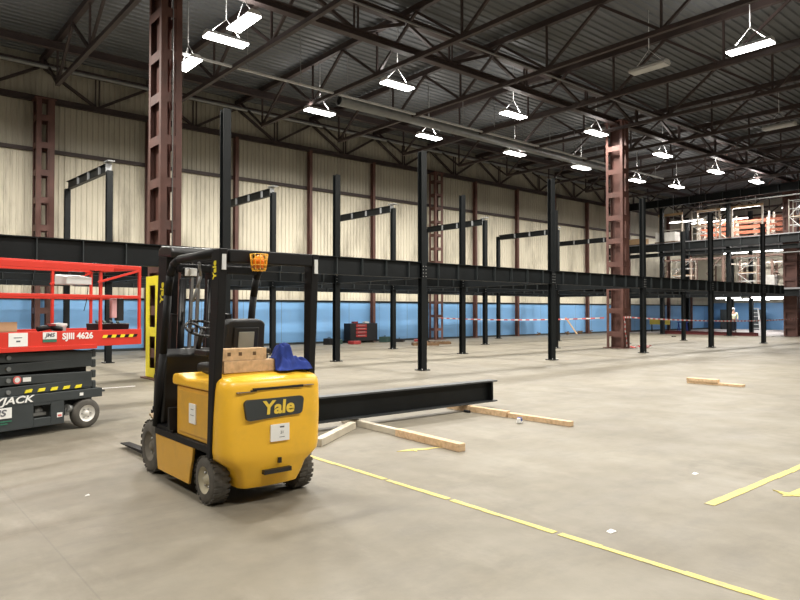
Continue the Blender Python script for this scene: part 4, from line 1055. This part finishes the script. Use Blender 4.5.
    lb = MB().box(-.64, -.46, PY0 - .006, PY0 - .0005, 1.235, 1.325).build('hire_label', 'white', t)
    text('lettering', 'JMS', .07, 'print', FRONT(-.55, PY0 - .007, 1.285), lb, bold=.002, shear=.2, sx=1.1)
    MB().box(-.64, -.46, PY0 - .006, PY0 - .0005, 1.195, 1.23).build('green_print', 'green', t)
    text('lettering', 'SJIII 4626', .115, 'white', FRONT(-.17, PY0 - .002, 1.262), t, bold=.004, sx=1.0)
    for i in range(4):
        x = .18 + i * .135
        for (mm_, o_) in (('safety_yellow', 0), ('matt_black', .065)):
            xx = x + o_; m_ = MB(); m_.add([(xx, PY0 - .006, 1.225), (xx + .065, PY0 - .006, 1.225), (xx + .085, PY0 - .006, 1.265), (xx + .02, PY0 - .006, 1.265), (xx, PY0 - .001, 1.225), (xx + .065, PY0 - .001, 1.225), (xx + .085, PY0 - .001, 1.265), (xx + .02, PY0 - .001, 1.265)], [(0, 1, 2, 3), (4, 7, 6, 5), (0, 4, 5, 1), (1, 5, 6, 2), (2, 6, 7, 3), (3, 7, 4, 0)]); m_.build('hazard_stripe', mm_, t)
    # guard rails
    rz_ = .022
    for y in (PY0 + .03, PY1 - .03):
        MB().box(XS, PX - .45 if 0 else PX, y - .02, y + .02, 2.20, 2.255).build('top_rail', 'lift_red', t, .006)
        if y < 0: MB().box(XS, .35, y - .035, y - .02, 2.155, 2.235).build('sliding_rail', 'lift_red', t, .004)
        MB().box(XS, PX, y - .016, y + .016, 1.78, 1.825).build('mid_rail', 'lift_red', t, .006)
        for x in (XS + .03, -1.6, .17, .78): MB().box(x - .018, x + .018, y - .016, y + .016, 1.335, 1.78).box(x - .018, x + .018, y - .016, y + .016, 1.825, 2.2).build('rail_post', 'lift_red', t)
        MB().bar((.12, y - .025, 2.0), (.76, y - .025, 2.19), .02, .03).build('rail_brace', 'lift_red', t)
    for z in (1.80, 2.22): MB().box(PX - .04, PX, PY0 + .05, PY1 - .05, z - .02, z + .02).build('end_rail', 'lift_red', t)
    MB().box(.36, .44, PY0 + .055, PY0 + .12, 1.5, 1.78).build('manual_box', 'pink', t, .008)['label'] = 'pale pink document box'
    MB().box(.45, .55, PY0 + .055, PY0 + .14, 1.46, 1.78).build('control_box', 'black_plastic', t, .01)
    mb = MB(); rd = random.Random(8)
    for i in range(10):
        a = 2 * PI * i / 10; mb.tube([(.10 + .07 * math.cos(a + q * .7), PY0 + .04 + .03 * math.sin(q * 2), 2.2 + .06 * math.sin(a + q * .7)) for q in range(3)], .012, 5)
    mb.build('cable_coil', 'black_plastic', t)
    MB().tube([(.03, PY0 + .1, 1.96), (.01, PY0 + .1, 1.75), (-.03, PY0 + .1, 1.6)], .006, 5).build('hanging_cable', 'black_plastic', t)
    MB().prism([(PY0 + .06, 1.96), (PY0 + .36, 1.96), (PY0 + .36, 2.10), (PY0 + .06, 2.06)], -.30, .06).build('control_shelf', 'white_metal', t, .01)
    MB().box(-.2, 0, PY0 + .12, PY0 + .2, 2.09, 2.14).build('control_lever', 'black_plastic', t, .01)
    return t, rz
sl_, rz = scissor()
def lp(x, y, z): m = Matrix.Translation((2.50, 9.82, 0)) @ Matrix.Rotation(rz, 4, 'Z'); return m @ Vector((x, y, z))
o = thing('cardboard_box', 'open brown cardboard box standing on the scissor lift platform at the left edge', 'box', lp(-1.12, .15, 1.16), rz)
MB().box(-.25, .25, -.2, .2, 0, .24).build('box_body', 'card', o, .004); MB().box(-.25, .25, -.21, -.2, .18, .3).build('flap', 'card', o)
o = thing('tool_tray', 'black tray of tools on the right of the scissor lift platform', 'tool tray', lp(.48, .1, 1.16), rz)
MB().prism([(-.14, .14), (-.17, .26), (.17, .26), (.14, .14)], -.24, .24).box(-.2, .2, -.12, .12, 0, .14).build('tray', 'black_plastic', o, .01)
for i in range(4): MB().bar((-.2 + .1 * i, -.1, .26), (-.12 + .11 * i, .1, .29), .03).build('tool', 'green_tool' if i % 2 else 'matt_black', o)
o = thing('grinder', 'dark power tool on the scissor lift platform below the lettering', 'power tool', lp(-.45, -.05, 1.16), rz)
MB().box(-.12, .12, -.06, .06, 0, .17).build('stand', 'matt_black', o, .02); MB().tube([(-.16, 0, .2), (0, 0, .23), (.16, 0, .19)], .035, 8).build('tool_body', 'matt_black', o)
MB().box(-.03, .06, -.04, .04, .24, .27).build('switch', 'red_drawer', o)
o = thing('plastic_tub', 'small white tub on the scissor lift platform', 'tub', lp(-.27, .05, 1.16), rz)
MB().lathe([(0, .001), (0, .07), (.22, .09), (.24, .10), (.24, .001)], (0, 0, 0), 'z', 18).build('tub', 'white', o)
MB().lathe([(.24, .105), (.27, .1), (.28, .001)], (0, 0, 0), 'z', 18).build('lid', 'white', o)
